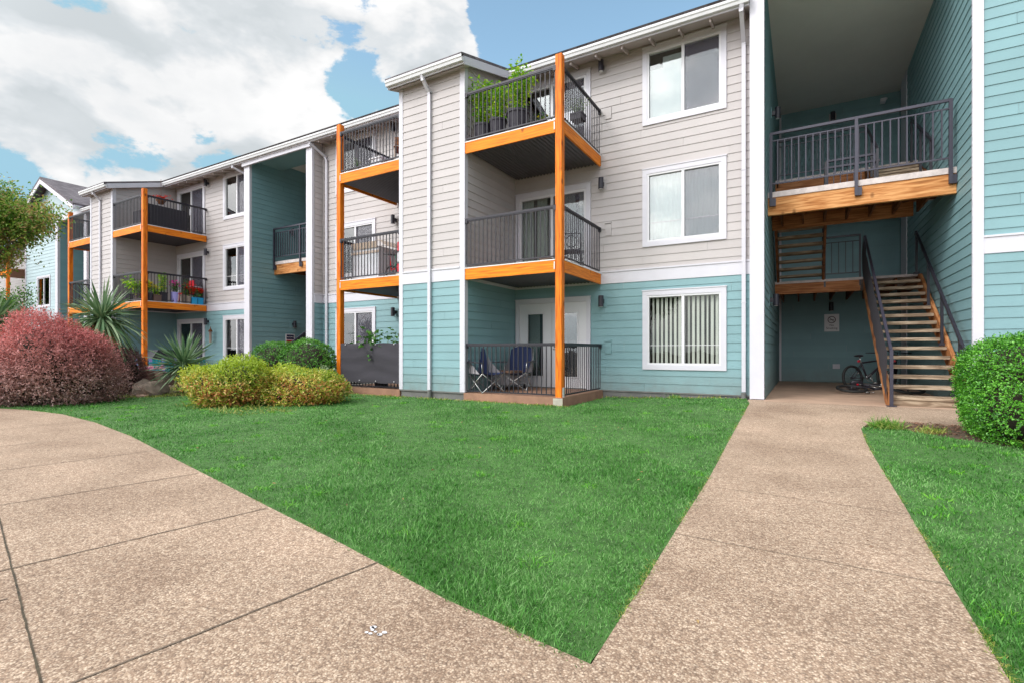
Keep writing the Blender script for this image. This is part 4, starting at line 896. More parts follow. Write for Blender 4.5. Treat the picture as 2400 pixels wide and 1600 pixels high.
# ================================================================== PLANTS
def shrub(name,label,cat,loc,rad,n,LL,LW,mat,p=2.0,lumps=.10,up=.5,core=.80,group=None,seed=1,per=6,spr=.13,cmat='core',zlo=.0,rand=.6,parts=True,wild=0.0):
    t=thing(name,label,cat,loc,group); rnd=np.random.default_rng(seed); c=np.array(loc)+np.array([0,0,rad[2]*.93]); m=n//per
    d=rnd.normal(0,1,(m*3,3)); d/=np.linalg.norm(d,axis=1,keepdims=True)
    s_=1/(np.abs(d[:,0])**p+np.abs(d[:,1])**p+np.abs(d[:,2])**p)**(1/p)
    ph=rnd.uniform(0,6.28,6); fr=rnd.uniform(2,5,(6,3)); lump=1+lumps*sum(np.sin(d@fr[i]+ph[i]) for i in range(6))/2.5
    r=(core+.02+(1-core)*rnd.random(len(d))**.5)*lump*(1+wild*np.maximum(0,rnd.normal(0,1,len(d))))
    B=c+d*(s_*r)[:,None]*np.array(rad); k=B[:,2]>loc[2]+zlo; B=B[k][:m]; d=d[k][:m]; m=len(B)
    nn=d/np.array(rad); nn/=np.linalg.norm(nn,axis=1,keepdims=True)
    T=nn*.8+np.array([0,0,up])+rnd.normal(0,rand,(m,3)); T/=np.linalg.norm(T,axis=1,keepdims=True)
    P=np.repeat(B,per,0); TT=np.repeat(T,per,0); q=np.tile(np.linspace(0,1,per),m)[:,None]
    P=P+TT*q*spr; D=TT*.55+rnd.normal(0,.75,(m*per,3)); NN=np.repeat(nn,per,0)*.9+np.array([0,0,.5])+rnd.normal(0,.5,(m*per,3))
    leafmesh('foliage',M[mat],P,D,NN,LL*rnd.uniform(.6,1.25,m*per),LW*rnd.uniform(.7,1.2,m*per),t)
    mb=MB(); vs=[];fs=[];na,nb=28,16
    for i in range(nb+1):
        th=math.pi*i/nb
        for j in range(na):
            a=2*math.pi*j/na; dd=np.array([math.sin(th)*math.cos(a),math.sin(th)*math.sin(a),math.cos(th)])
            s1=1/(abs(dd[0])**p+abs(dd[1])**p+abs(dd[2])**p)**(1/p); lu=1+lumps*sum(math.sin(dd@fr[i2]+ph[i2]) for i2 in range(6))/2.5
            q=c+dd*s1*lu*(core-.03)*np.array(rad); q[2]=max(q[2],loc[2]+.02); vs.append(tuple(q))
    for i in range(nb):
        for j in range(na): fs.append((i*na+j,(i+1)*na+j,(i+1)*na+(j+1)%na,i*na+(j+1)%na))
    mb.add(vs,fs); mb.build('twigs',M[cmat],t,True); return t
gz=lambda x,y: float(hz(x,y))-.01
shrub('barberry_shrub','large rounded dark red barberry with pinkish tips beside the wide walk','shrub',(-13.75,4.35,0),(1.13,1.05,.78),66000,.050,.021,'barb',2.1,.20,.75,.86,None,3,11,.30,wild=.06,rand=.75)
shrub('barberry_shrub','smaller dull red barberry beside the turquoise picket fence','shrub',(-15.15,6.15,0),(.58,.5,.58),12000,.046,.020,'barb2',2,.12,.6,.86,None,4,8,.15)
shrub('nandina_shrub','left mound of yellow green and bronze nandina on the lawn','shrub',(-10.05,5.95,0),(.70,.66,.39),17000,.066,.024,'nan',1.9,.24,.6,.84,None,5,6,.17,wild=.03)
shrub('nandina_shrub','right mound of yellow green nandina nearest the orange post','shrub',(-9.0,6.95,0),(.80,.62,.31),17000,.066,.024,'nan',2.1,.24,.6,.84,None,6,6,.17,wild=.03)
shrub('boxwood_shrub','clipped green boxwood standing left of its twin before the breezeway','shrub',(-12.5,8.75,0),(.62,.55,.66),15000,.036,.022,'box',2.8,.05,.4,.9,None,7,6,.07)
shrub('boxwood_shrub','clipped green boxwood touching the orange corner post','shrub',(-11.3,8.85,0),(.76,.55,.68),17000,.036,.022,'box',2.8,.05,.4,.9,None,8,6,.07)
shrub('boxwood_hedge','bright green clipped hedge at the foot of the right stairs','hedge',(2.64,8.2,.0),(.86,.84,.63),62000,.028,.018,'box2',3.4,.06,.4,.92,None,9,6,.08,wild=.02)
shrub('leafy_shrub','small grey green leafy shrub at the post foot beside the nandina','shrub',(-10.1,8.35,0),(.30,.22,.34),900,.08,.05,'plantp',2,.1,.6,.5,None,10,5,.08)
def yucca(label,loc,h,n,L,W,seed,droop,dry=140):
    t=thing('yucca_plant',label,'yucca',loc); c=np.array(loc)+np.array([0,0,h]); rnd=np.random.default_rng(seed)
    ph=rnd.uniform(0,6.28,n); el=np.arcsin(rnd.uniform(-.6,1,n)); D=np.stack([np.cos(ph)*np.cos(el),np.sin(ph)*np.cos(el),np.sin(el)],1)
    P=c+D*.04+np.stack([0*ph,0*ph,rnd.uniform(-.14,.06,n)],1); bl=rnd.uniform(.8,1.1,n)*L
    bladesmesh('leaves',M['yucca'],P,D,bl,W*rnd.uniform(.75,1.15,n),droop*rnd.uniform(.3,1.3,n)*(1.05-np.sin(el)),t,seg=4)
    n=dry; ph=rnd.uniform(0,6.28,n); D=np.stack([np.cos(ph),np.sin(ph),rnd.uniform(-2.2,-.3,n)],1)
    P=np.array(loc)+np.stack([0*ph,0*ph,h*rnd.uniform(.45,.95,n)],1)+D*.03; bladesmesh('dry_leaves',M['yuccadry'],P,D,rnd.uniform(.5,.9,n)*min(L*.8,h*.8),W*.7,.3,t,seg=3)
    mb=MB(); mb.tube([(loc[0],loc[1],loc[2]-.05),(loc[0]+.02,loc[1],loc[2]+h*.5),(c[0],c[1],c[2])],[.09,.07,.05],10); mb.build('trunk',M['bark'],t,True); return t
yucca('spiky pale green yucca rosette beside the boulders on the lawn edge',(-14.2,7.2,0),.74,330,.90,.048,21,.14,60)
yucca('tall drooping yucca behind the large barberry in front of the second closet',(-15.35,5.85,0),1.95,300,.98,.056,22,.55)
yucca('yucca with upright blades at the left frame edge behind the barberry',(-18.6,4.7,0),1.95,150,.95,.06,23,.25,60)
def tuft(label,loc,n,L,W,seed,mat='clump',droop=.7):
    rnd=np.random.default_rng(seed); ph=rnd.uniform(0,6.28,n); le=rnd.uniform(.1,1.3,n); P=np.array(loc)+np.stack([rnd.normal(0,.07,n),rnd.normal(0,.06,n),0*ph-.02],1)
    o=bladesmesh('grass_clump',M[mat],P,np.stack([np.cos(ph)*le,np.sin(ph)*le,np.ones(n)],1),L*rnd.uniform(.5,1.1,n),W,droop*rnd.uniform(.4,1,n),None,loc,seg=3); tag(o,label,'ornamental grass'); return o
tuft('bushy green ornamental grass clump at the corner of the narrow walk',(.97,8.33,.05),620,.30,.009,31)
tuft('flattened yellow green grass clump lying on the bark bed',(1.42,8.25,.05),260,.24,.008,32,'grassy',1.0)
tuft('tuft of orange and green strap leaves at the right edge of the bark bed',(2.22,7.28,.05),120,.30,.012,33,'grassy',.8)
tuft('small green weed tuft by the grey foundation below the ground floor window',(-2.35,11.0,.10),110,.20,.012,34,'clump',.8)
def sprig(label,loc,h,n,mat,seed,LL=.07,LW=.04,rad=.25,stems=5,name='plant',cat='plant',parent=None,groupn=None,top=False):
    """loose leafy plant: stems with leaves"""
    t=parent or thing(name,label,cat,loc,groupn); rnd=np.random.default_rng(seed); mb=MB(); P=[];D=[]
    for s in range(stems):
        a=rnd.uniform(0,6.28); r=rad*rnd.uniform(.2,1); hh=h*rnd.uniform(.65,1); pts=[]
        for i in range(6):
            q=i/5; pts.append((loc[0]+math.cos(a)*r*q+rnd.normal(0,.012),loc[1]+math.sin(a)*r*q+rnd.normal(0,.012),loc[2]+hh*q))
        mb.tube(pts,[.007*(1-i*.13) for i in range(6)],5)
        k=n//stems; q=rnd.random(k)**(.5 if top else .8); idx=np.clip((q*5).astype(int),0,4); pa=np.array(pts); B=pa[idx]*(1-(q*5-idx))[:,None]+pa[idx+1]*(q*5-idx)[:,None]
        dd=rnd.normal(0,1,(k,3)); dd[:,2]*=.5; B=B+dd/np.linalg.norm(dd,axis=1,keepdims=True)*rnd.uniform(0,.10,(k,1))*(rad/.25)
        P.append(B); D.append(dd+np.array([0,0,-.15]))
    P=np.concatenate(P); D=np.concatenate(D); m=len(P)
    mb.build('stems',M['plantd'],t); leafmesh('foliage',M[mat],P,D,np.tile([0,0,1.],(m,1))+rnd.normal(0,.6,(m,3)),LL*rnd.uniform(.6,1.2,m),LW*rnd.uniform(.7,1.2,m),t); return t
def flowers(par,loc,rad,h,n,mat,seed,size=.035):
    rnd=np.random.default_rng(seed); c=np.stack([rnd.normal(0,rad*.5,n),rnd.normal(0,rad*.5,n),rnd.uniform(.3,1,n)*h],1)+np.array(loc)
    P=np.repeat(c,5,0); a=np.tile(np.arange(5)*1.2566,n); D=np.stack([np.cos(a),np.sin(a),np.full(5*n,.3)],1)+np.repeat(rnd.normal(0,.4,(n,3)),5,0)
    leafmesh('flowers',M[mat],P,D,np.tile([0,0,1.],(5*n,1)),size,size*.9,par)
def pot(label,loc,r,h,potmat,plants=None,name='flower_pot',cat='plant pot',square=False,grp=None):
    t=thing(name,label,cat,loc,grp); mb=MB()
    if square: mb.prism([(loc[0]-r,loc[1]-r),(loc[0]+r,loc[1]-r),(loc[0]+r,loc[1]+r),(loc[0]-r,loc[1]+r)],'z',loc[2],loc[2]+h); mb.prism([(loc[0]-r-.01,loc[1]-r-.01),(loc[0]+r+.01,loc[1]-r-.01),(loc[0]+r+.01,loc[1]+r+.01),(loc[0]-r-.01,loc[1]+r+.01)],'z',loc[2]+h-.03,loc[2]+h+.004)
    else: mb.lathe(loc,[(r*.72,0),(r*.98,h*.9),(r*1.06,h*.9),(r*1.06,h),(r*.95,h),(r*.93,h*.93),(.001,h*.92)],24)
    mb.build('pot',M[potmat],t,False); return t
# pots on the right top balcony
for i,(x,y,r,h,ph,mt,lb) in enumerate([(-6.12,9.33,.20,.40,1.05,'plant','tall thin leafy plant in a black pot nearest the closet on the top balcony'),(-5.72,9.32,.19,.42,.95,'plant','bushy bright green plant in the middle of three black pots, top balcony'),(-5.25,9.36,.24,.50,1.15,'plant','tallest bright green plant in the largest black pot, top balcony')]):
    t=pot(lb+'',(x,y,DK[2]),r,h,'pot'); sprig(None,(x,y,DK[2]+h-.03),ph,760,mt,40+i,.095,.05,.30,9,parent=t)
t=pot('low pot of small yellow flowers beside the post on the top balcony',(-4.62,9.3,DK[2]),.13,.12,'pot'); sprig(None,(-4.62,9.3,DK[2]+.1),.22,90,'plantd',45,.06,.03,.18,6,parent=t); flowers(t,(-4.62,9.3,DK[2]+.15),.12,.12,8,'yellowf',46)
t=pot('hanging trough of pale trailing plants inside the top right balcony side railing',(-4.22,10.2,DK[2]+.42),.13,.14,'pot',square=True,name='rail_planter',cat='planter'); sprig(None,(-4.22,10.2,DK[2]+.52),.34,240,'plantp',47,.05,.02,.26,9,parent=t)
mb=MB(); mb.beam((-4.22,10.2,DK[2]+.5),(-4.12,10.2,DK[2]+1.04),.02,.02); mb.beam((-4.22,10.2,DK[2]),(-4.22,10.2,DK[2]+.42),.03,.03); mb.build('stand',M['black'],t)
# folded parasol / pale board leaning inside
t=thing('folding_table','pale table top leaning against the sliding door on the top right balcony','table',(-4.9,10.7,DK[2])); mb=MB(); mb.cbox((-4.95,10.75,DK[2]+.55),(.75,.03,1.0),0,R(-18),0); mb.build('table_top',M['plastic'],t); mb=MB()
for x in (-5.25,-4.65): mb.beam((x,10.60,DK[2]+.01),(x,10.88,DK[2]+.85),.025,.025)
mb.build('leg',M['black'],t)
# ---- seats
def tubes(name,par,segs,r,mat):
    mb=MB()
    for p,q in segs: mb.tube([p,q],r,6)
    return mb.build(name,M[mat],par,True)
def camp_chair(label,loc,rz,grp):
    t=thing('camp_chair',label,'camping chair',(0,0,0),grp); w,d=.30,.27; sh=.42
    c=[(-w,-d),(w,-d),(w,d),(-w,d)]
    for i in range(4):
        a=c[i]; b=c[(i+1)%4]
        mb=MB(); mb.tube([(a[0],a[1],.01),(b[0],b[1],sh)],.009,6); mb.tube([(b[0],b[1],.01),(a[0],a[1],sh)],.009,6); mb.build('leg',M['steel'],t,True)
    tubes('frame',t,[((-w,-d,sh),(-w-.02,-d,.66)),((w,-d,sh),(w+.02,-d,.66)),((-w,d,sh),(-w,d+.10,.98)),((w,d,sh),(w,d+.10,.98))],.009,'steel')
    mb=MB(); n=8; vs=[]
    for i in range(n+1):
        for j in range(n+1):
            u,v=i/n,j/n; x=(u-.5)*2*w; y=(v-.5)*2*d; s=.09*(1-(2*u-1)**2)*(1-.5*(2*v-1)**2); vs.append((x,y,sh-s+.02*(1-v)))
    mb.add(vs,[(i*(n+1)+j,(i+1)*(n+1)+j,(i+1)*(n+1)+j+1,i*(n+1)+j+1) for i in range(n) for j in range(n)]); mb.build('seat',M['blue'],t,True)
    mb=MB(); vs=[]
    for i in range(n+1):
        for j in range(n+1):
            u,v=i/n,j/n; x=(u-.5)*2*w*(1-.12*v*v); z=sh-.03+v*(.56+.08*(1-(2*u-1)**2)); y=d+.02+.10*v+.07*(1-(2*u-1)**2); vs.append((x,y,z))
    k=(n+1)**2; mb.add(vs+[(a,b+.012,e) for a,b,e in vs],[(i*(n+1)+j,(i+1)*(n+1)+j,(i+1)*(n+1)+j+1,i*(n+1)+j+1) for i in range(n) for j in range(n)]+[(k+i*(n+1)+j,k+i*(n+1)+j+1,k+(i+1)*(n+1)+j+1,k+(i+1)*(n+1)+j) for i in range(n) for j in range(n)]); mb.build('backrest',M['blue'],t,True)
    for sx in (-1,1):
        mb=MB(); mb.add([(sx*w,-d-.02,.66),(sx*(w+.08),-d-.02,.65),(sx*(w+.08),d+.04,.68),(sx*w,d+.04,.69)],[(0,1,2,3)]); mb.cbox((sx*(w+.04),0,.655),(.09,2*d,.018)); mb.build('armrest',M['black'],t)
        mb=MB(); mb.add([(sx*w,-d+.1,sh-.01),(sx*w,d+.02,sh),(sx*w,d+.08,.85),(sx*(w-.01),d-.06,.68)],[(0,1,2,3)]); mb.build('side_panel',M['greyfab'],t)
    t.location=loc; t.rotation_euler=(0,0,rz); return t
camp_chair('navy camping chair with steel legs against the closet wall on the ground patio',(-6.08,9.38,DK[0]+.002),R(70),None)
camp_chair('navy camping chair with round cup arms in front of the french doors',(-5.78,10.25,DK[0]+.002),R(12),None)
t=thing('storage_chest','low chest with brown lid and grey patterned cloth between the camping chairs','chest',(-6.1,10.45,DK[0])); mb=MB(); mb.box(-6.38,10.05,DK[0]+.12,-5.85,10.9,DK[0]+.40); mb.build('box_body',M['greyfab'],t); mb=MB(); mb.box(-6.39,10.02,DK[0]+.40,-5.82,10.93,DK[0]+.45); mb.build('lid',M['patio'],t)
for x,y in ((-6.34,10.1),(-5.9,10.1),(-6.34,10.85),(-5.9,10.85)): MB().box(x-.02,y-.02,DK[0],x+.02,y+.02,DK[0]+.12).build('leg',M['black'],t)
def metal_chair(label,loc,rz,mat='black'):
    t=thing('patio_chair',label,'chair',(0,0,0)); tubes('leg',t,[((-.22,-.2,0),(-.22,-.2,.64))],.012,mat); tubes('leg',t,[((.22,-.2,0),(.22,-.2,.64))],.012,mat); tubes('leg',t,[((-.22,.2,0),(-.22,.26,.9))],.012,mat); tubes('leg',t,[((.22,.2,0),(.22,.26,.9))],.012,mat)
    tubes('armrest',t,[((-.22,-.2,.64),(-.22,.23,.64)),((.22,-.2,.64),(.22,.23,.64))],.012,mat)
    mb=MB(); mb.cbox((0,0,.43),(.46,.44,.03)); mb.build('seat',M[mat],t)
    mb=MB(); mb.torus((0,.25,.72),.13,.01,(0,1,.15),20,6); mb.tube([(-.22,.25,.9),(.22,.25,.9)],.012,6); mb.tube([(-.22,.22,.52),(.22,.22,.52)],.01,6)
    for i in range(5): mb.tube([(-.16+.08*i,.22,.52),(-.16+.08*i,.26,.9)],.006,5)
    mb.build('backrest',M[mat],t,True); t.location=loc; t.rotation_euler=(0,0,rz)
metal_chair('black wrought iron chair behind the side railing on the middle right balcony',(-4.55,10.55,DK[1]),R(20))
t=pot('small pink edged pot by the post on the middle right balcony',(-4.75,9.7,DK[1]),.14,.16,'clay')
# left (mirrored) balcony
t=thing('wooden_chair','brown folding wooden chair by the closet on the top balcony behind the left orange post','chair',(0,0,0)); tubes('leg',t,[((-.2,-.2,0),(-.2,.22,.5))],.014,'card'); tubes('leg',t,[((.2,-.2,0),(.2,.22,.5))],.014,'card'); tubes('leg',t,[((-.2,.22,0),(-.2,-.18,.5))],.014,'card'); tubes('leg',t,[((.2,.22,0),(.2,-.18,.5))],.014,'card')
mb=MB(); mb.cbox((0,0,.5),(.44,.42,.03)); mb.build('seat',M['darkwood'],t); mb=MB(); mb.cbox((0,.26,.82),(.44,.03,.22),0,R(-10)); mb.beam((-.2,.2,.5),(-.2,.28,.9),.03,.03); mb.beam((.2,.2,.5),(.2,.28,.9),.03,.03); mb.build('backrest',M['darkwood'],t); t.location=(-8.75,9.65,DK[2]); t.rotation_euler=(0,0,R(40))
t=thing('storage_tote','purple lidded storage tote on the top balcony behind the left orange post','storage box',(-9.1,9.8,DK[2])); mb=MB(); mb.prism([(-9.62,DK[2]),(-8.98,DK[2]),(-8.95,DK[2]+.48),(-9.66,DK[2]+.48)],'y',10.2,10.6); mb.build('box_body',M['purple'],t); MB().box(-9.69,10.17,DK[2]+.48,-8.92,10.63,DK[2]+.52).build('lid',M['lav'],t)
t=pot('brown trough with thin grass by the post on the top left balcony',(-10.1,9.4,DK[2]),.17,.16,'brownp',square=True,name='planter',cat='planter'); sprig(None,(-10.1,9.4,DK[2]+.14),.4,40,'plantp',51,.12,.012,.12,6,parent=t)
t=thing('patio_table','white draped table behind the railing of the top left balcony','table',(-10.0,10.2,DK[2])); mb=MB(); mb.box(-10.3,10.0,DK[2]+.66,-9.85,10.7,DK[2]+.70); mb.build('table_top',M['white2'],t); MB().box(-10.28,10.02,DK[2],-9.87,10.05,DK[2]+.655).build('leg',M['white2'],t); MB().box(-10.28,10.65,DK[2],-9.87,10.68,DK[2]+.655).build('leg',M['white2'],t)
t=thing('cardboard_carton','large opened carton wrapped in cloudy plastic on the middle left balcony','box',(-9.8,9.8,DK[1])); mb=MB(); mb.box(-10.30,9.4,DK[1]+.012,-9.35,10.2,DK[1]+.86); mb.build('carton_body',M['plastic'],t)
mb=MB(); mb.box(-10.32,9.38,DK[1],-9.33,10.22,DK[1]+.06); mb.box(-10.32,9.38,DK[1]+.70,-9.33,9.398,DK[1]+.76); mb.build('carton_band',M['card'],t); mb=MB(); mb.cbox((-9.22,9.8,DK[1]+.93),(.30,.8,.012),0,0,R(35)); mb.cbox((-9.8,9.35,DK[1]+.9),(.9,.012,.16),0,R(20)); mb.build('flap',M['card'],t)
t=thing('toy_tricycle','red and black childs tricycle with green streamer on the middle left balcony','tricycle',(-8.85,9.6,DK[1])); zc=DK[1]
mb=MB(); mb.tube([(-9.0,9.5,zc+.22),(-8.8,9.6,zc+.32),(-8.6,9.7,zc+.25)],.02); mb.tube([(-9.0,9.5,zc+.22),(-9.05,9.48,zc+.6)],.016); mb.build('frame',M['red'],t,True)
for c_,r_ in (((-9.0,9.5,zc+.17),.15),((-8.58,9.6,zc+.11),.09),((-8.58,9.8,zc+.11),.09)): MB().torus(c_,r_,.022,(.3,-1,0),20,8).build('wheel',M['rubber'],t,True)
mb=MB(); mb.tube([(-9.12,9.35,zc+.62),(-8.98,9.62,zc+.62)],.014); mb.build('handlebar',M['black'],t,True); mb=MB(); mb.blob((-8.78,9.6,zc+.36),(.12,.08,.04),3,14); mb.build('saddle',M['black'],t,True); mb=MB(); mb.tube([(-8.98,9.62,zc+.62),(-8.93,9.6,zc+.45),(-8.96,9.55,zc+.25)],.012); mb.build('streamer',M['green'],t,True)
t=thing('wall_shelf_toys','stack of red toy bins in the corner of the middle left balcony','toy bin',(-8.55,9.5,DK[1])); 
for k,mm in enumerate(('red','white2','red')): MB().box(-8.62,9.3,zc+.1+k*.27,-8.42,9.55,zc+.32+k*.27).build('bin',M[mm],t)
MB().box(-8.64,9.28,zc,-8.40,9.57,zc+.098).build('bin',M['card'],t)
t.name='toy_bins'
# privacy screen on the left patio rail
t=thing('privacy_screen','dark charcoal cloth tied over the ground floor patio railing left of the closet','screen',(-9.35,9.0,.3)); mb=MB(); nx,nz=34,12; vs=[]
for i in range(nx+1):
    for j in range(nz+1):
        u,v=i/nx,j/nz; x=-10.30+u*2.0; z=.30+v*.97+.015*math.sin(u*19)*(v-.5); y=9.045-.018*(1+math.sin(v*9+u*3)*.8*math.sin(u*3.1)+.4*math.sin(v*21+math.sin(u*8)*1.5)) ; vs.append((x,y,z))
mb.add(vs,[(i*(nz+1)+j,(i+1)*(nz+1)+j,(i+1)*(nz+1)+j+1,i*(nz+1)+j+1) for i in range(nx) for j in range(nz)]); mb.build('cloth',M['darkfab'],t,True)
for x in (-10.1,-9.6,-9.05,-8.45):
    for z in (1.23,.34): MB().lathe((x,9.0,z),[(.014,0),(.014,.02),(.002,.022)],8).build('grommet',M['signw'],t)
t=pot('green leafy shrub rising above the dark cloth on the left ground patio',(-9.3,9.45,DK[0]),.22,.45,'pot'); sprig(None,(-9.3,9.45,DK[0]+.42),1.05,230,'plantd',52,.15,.10,.62,9,parent=t,top=True)
t=pot('small dark leaved plant by the closet corner behind the dark cloth',(-8.5,9.5,DK[0]),.14,.4,'pot'); sprig(None,(-8.5,9.5,DK[0]+.38),.75,40,'barb2',53,.12,.07,.2,4,parent=t,top=True)
# ---- far-left unit balconies (offset by the unit period)
PX=-PER
t=thing('outdoor_sofa','charcoal covered sofa standing along the top balcony of the far unit','sofa',(-20.9,9.9,DK[2])); mb=MB(); mb.box(-21.0+.15,9.25,DK[2]+.02,-20.85+.12,10.65,DK[2]+.82); mb.build('cover',M['darkfab'],t); mb=MB(); mb.box(-21.6,9.25,DK[2]+.02,-20.99+.13,10.65,DK[2]+.42); mb.build('seat',M['darkfab'],t); mb=MB(); mb.box(-21.6,9.18,DK[2]+.02,-20.8,9.24,DK[2]+.6); mb.build('armrest',M['darkfab'],t)
t=thing('hanging_basket','basket of red flowers hanging under the far top balcony eave','hanging basket',(-21.55,10.1,DK[2]+1.25)); mb=MB(); mb.lathe((-21.55,10.1,DK[2]+1.10),[(.08,0),(.17,.14),(.17,.16),(.15,.16)],16); mb.tube([(-21.55,10.1,DK[2]+1.24),(-21.55,10.1,7.72)],.006,5); mb.build('basket',M['darkwood'],t); sprig(None,(-21.55,10.1,DK[2]+1.24),.15,120,'barb2',60,.07,.04,.28,7,parent=t); flowers(t,(-21.55,10.1,DK[2]+1.22),.28,.22,55,'redf',61,.05)
z=DK[1]
def fp(label,x,y,r,h,pm,leaf,lh,ln,fm=None,fn=0,seed=70,sq=False,rad=.2,LL=.08,LW=.05):
    t=pot(label+', far balcony',(x,y,z),r,h,pm,square=sq); sprig(None,(x,y,z+h-.02),lh,ln,leaf,seed,LL,LW,rad,6,parent=t)
    if fm: flowers(t,(x,y,z+h+lh*.35),rad,lh*.8,fn,fm,seed+1,.055)
fp('sprawling lime green plant in a trough behind the front railing',-21.3,9.25,.16,.30,'brownp','plant',.55,420,seed=71,rad=.42,LL=.12,LW=.08)
fp('variegated pale plant beside the closet wall',-22.2,9.3,.15,.34,'pot','plantp',.75,260,seed=73,rad=.35)
fp('tall lime green grass in a black trough right of the post',-20.75,9.75,.14,.36,'pot','plant',.80,230,seed=75,sq=True,rad=.14,LL=.16,LW=.03)
fp('yellow flowers beside the orange post',-20.62,9.3,.10,.30,'pot','plantd',.35,60,'yellowf',26,77,rad=.14)
fp('magenta petunias in a lavender pot',-20.62,10.12,.13,.40,'lav','plantd',.38,120,'magenta',40,79,rad=.24)
fp('shrubby dark plant in a tan pot in the middle of the flowers',-20.7,10.50,.12,.34,'clay','plantd',.62,150,seed=83,rad=.2)
fp('red geraniums in the left turquoise pot',-20.6,10.80,.10,.26,'cyan','plantd',.34,70,'redf',60,85,True,.18)
fp('red geraniums in the right turquoise pot',-20.6,11.03,.10,.26,'cyan','plantd',.32,70,'redf',60,87,True,.17)
fp('deep red geraniums in a tan pot near the red chair',-20.62,10.62,.11,.30,'clay','plantd',.42,90,'redf',40,97,rad=.2)
fp('mixed yellow and lime plant in a low trough near the post',-20.62,9.5,.12,.24,'brownp','plant',.32,160,'yellowf',18,99,True,.18)
t=thing('plastic_chair','bright red plastic chair among the flower pots on the far middle balcony','chair',(-21.0,10.75,z)); mb=MB(); mb.cbox((-21.0,10.75,z+.42),(.46,.44,.04)); mb.build('seat',M['red'],t); mb=MB(); mb.prism([(-21.22,z+.42),(-20.78,z+.42),(-20.82,z+.92),(-20.9,z+.97),(-21.1,z+.97),(-21.18,z+.92)],'y',10.93,10.97); mb.build('backrest',M['red'],t)
for dx in (-.2,.2):
    for dy in (-.18,.18): tubes('leg',t,[((-21+dx,10.75+dy,z),(-21+dx*.9,10.75+dy*.9,z+.41))],.018,'red')
t=thing('side_table','small white round table at the wall end of the far middle balcony','table',(-20.75,11.05,z)); mb=MB(); mb.lathe((-20.9,11.0,z+.68),[(.24,0),(.25,.02),(.24,.035)],24); mb.build('table_top',M['white2'],t); mb=MB(); mb.lathe((-20.9,11.0,z),[(.16,0),(.16,.02),(.03,.05),(.03,.68)],16); mb.build('leg',M['white2'],t)
# far ground patio
t=thing('covered_grill','black covered barbecue behind the turquoise pickets','grill',(-21.2,10.3,DK[0])); mb=MB(); mb.prism([(9.5,DK[0]),(10.9,DK[0]),(10.95,.75),(10.7,1.12),(9.7,1.12),(9.45,.75)],'x',-21.5,-20.9); mb.build('cover',M['black'],t)
t=thing('picket_fence','low turquoise and lavender picket fence round the far ground patio','fence',(-20.5,10,0)); k=0; y=9.22
while y<11.2:
    MB().box(-20.52,y,.16,-20.50,y+(.075 if k%4 else .10),.78+(.05 if k%4==0 else 0)).build('picket',M['lav' if k%4==0 else 'turq'],t); y+=.105; k+=1
x=-20.75
while x>-22.8:
    MB().box(x-.075,9.0,.16,x,9.02,.76+(.05 if k%4==0 else 0)).build('picket',M['lav' if k%4==0 else 'turq'],t); x-=.105; k+=1
mb=MB(); mb.box(-20.5+.0,9.2,.25,-20.47,11.2,.31); mb.box(-20.5,9.2,.62,-20.47,11.2,.68); mb.box(-22.8,9.02,.3,-20.7,9.05,.36); mb.box(-22.8,9.02,.6,-20.7,9.05,.66); mb.build('fence_rail',M['turq'],t)
t=thing('lantern_feeder','copper topped tube lantern hanging beside the far ground floor window','lantern',(-20.05,11.1,2.0)); mb=MB(); mb.lathe((-20.0,11.12,1.40),[(.045,0),(.045,.42)],12); mb.build('glass_tube',M['clay'],t); mb=MB(); mb.lathe((-20.0,11.12,1.82),[(.09,0),(.05,.07),(.015,.12),(.01,.2)],14); mb.build('cap',M['darkwood'],t)
def rock(label,loc,rad,seed):
    mb=MB(); mb.blob((loc[0],loc[1],loc[2]+rad[2]*.35),rad,seed,18,.22,-rad[2]*.5); o=mb.build('boulder',M['rock'],None,False,loc); tag(o,label,'boulder')
rock('flat topped brown boulder below the pink flowers',(-15.6,7.0,0),(.50,.34,.20),3)
rock('angular brown boulder beside the spiky yucca',(-14.35,6.45,0),(.42,.34,.24),9)
t=pot('round grey clay bowl standing by the picket fence',(-17.3,7.3,.02),.24,.36,'clay'); sprig(None,(-17.3,7.3,.35),.35,60,'plantp',91,.05,.03,.15,5,parent=t)
t=pot('brown trough of pink petunias before the picket fence',(-17.45,7.85,.05),.26,.42,'brownp',square=True,name='planter',cat='planter'); sprig(None,(-17.45,7.85,.45),.12,60,'plantd',92,.05,.03,.25,6,parent=t); flowers(t,(-17.45,7.85,.47),.42,.14,90,'pink',93,.05)
t=pot('empty brown trough right of the lavender gate posts',(-16.9,8.1,.05),.24,.38,'brownp',square=True,name='planter',cat='planter')
sprig('bare whitish twiggy shrub with reddish stems against the far closet wall',(-17.3,6.3,0),3.0,60,'barb2',95,.03,.012,.75,14,'bare_shrub','shrub')
sprig('single tall bare twig plant in front of the far closet corner trim',(-16.4,6.9,0),2.75,30,'barb2',96,.03,.012,.25,4,'bare_shrub','shrub')
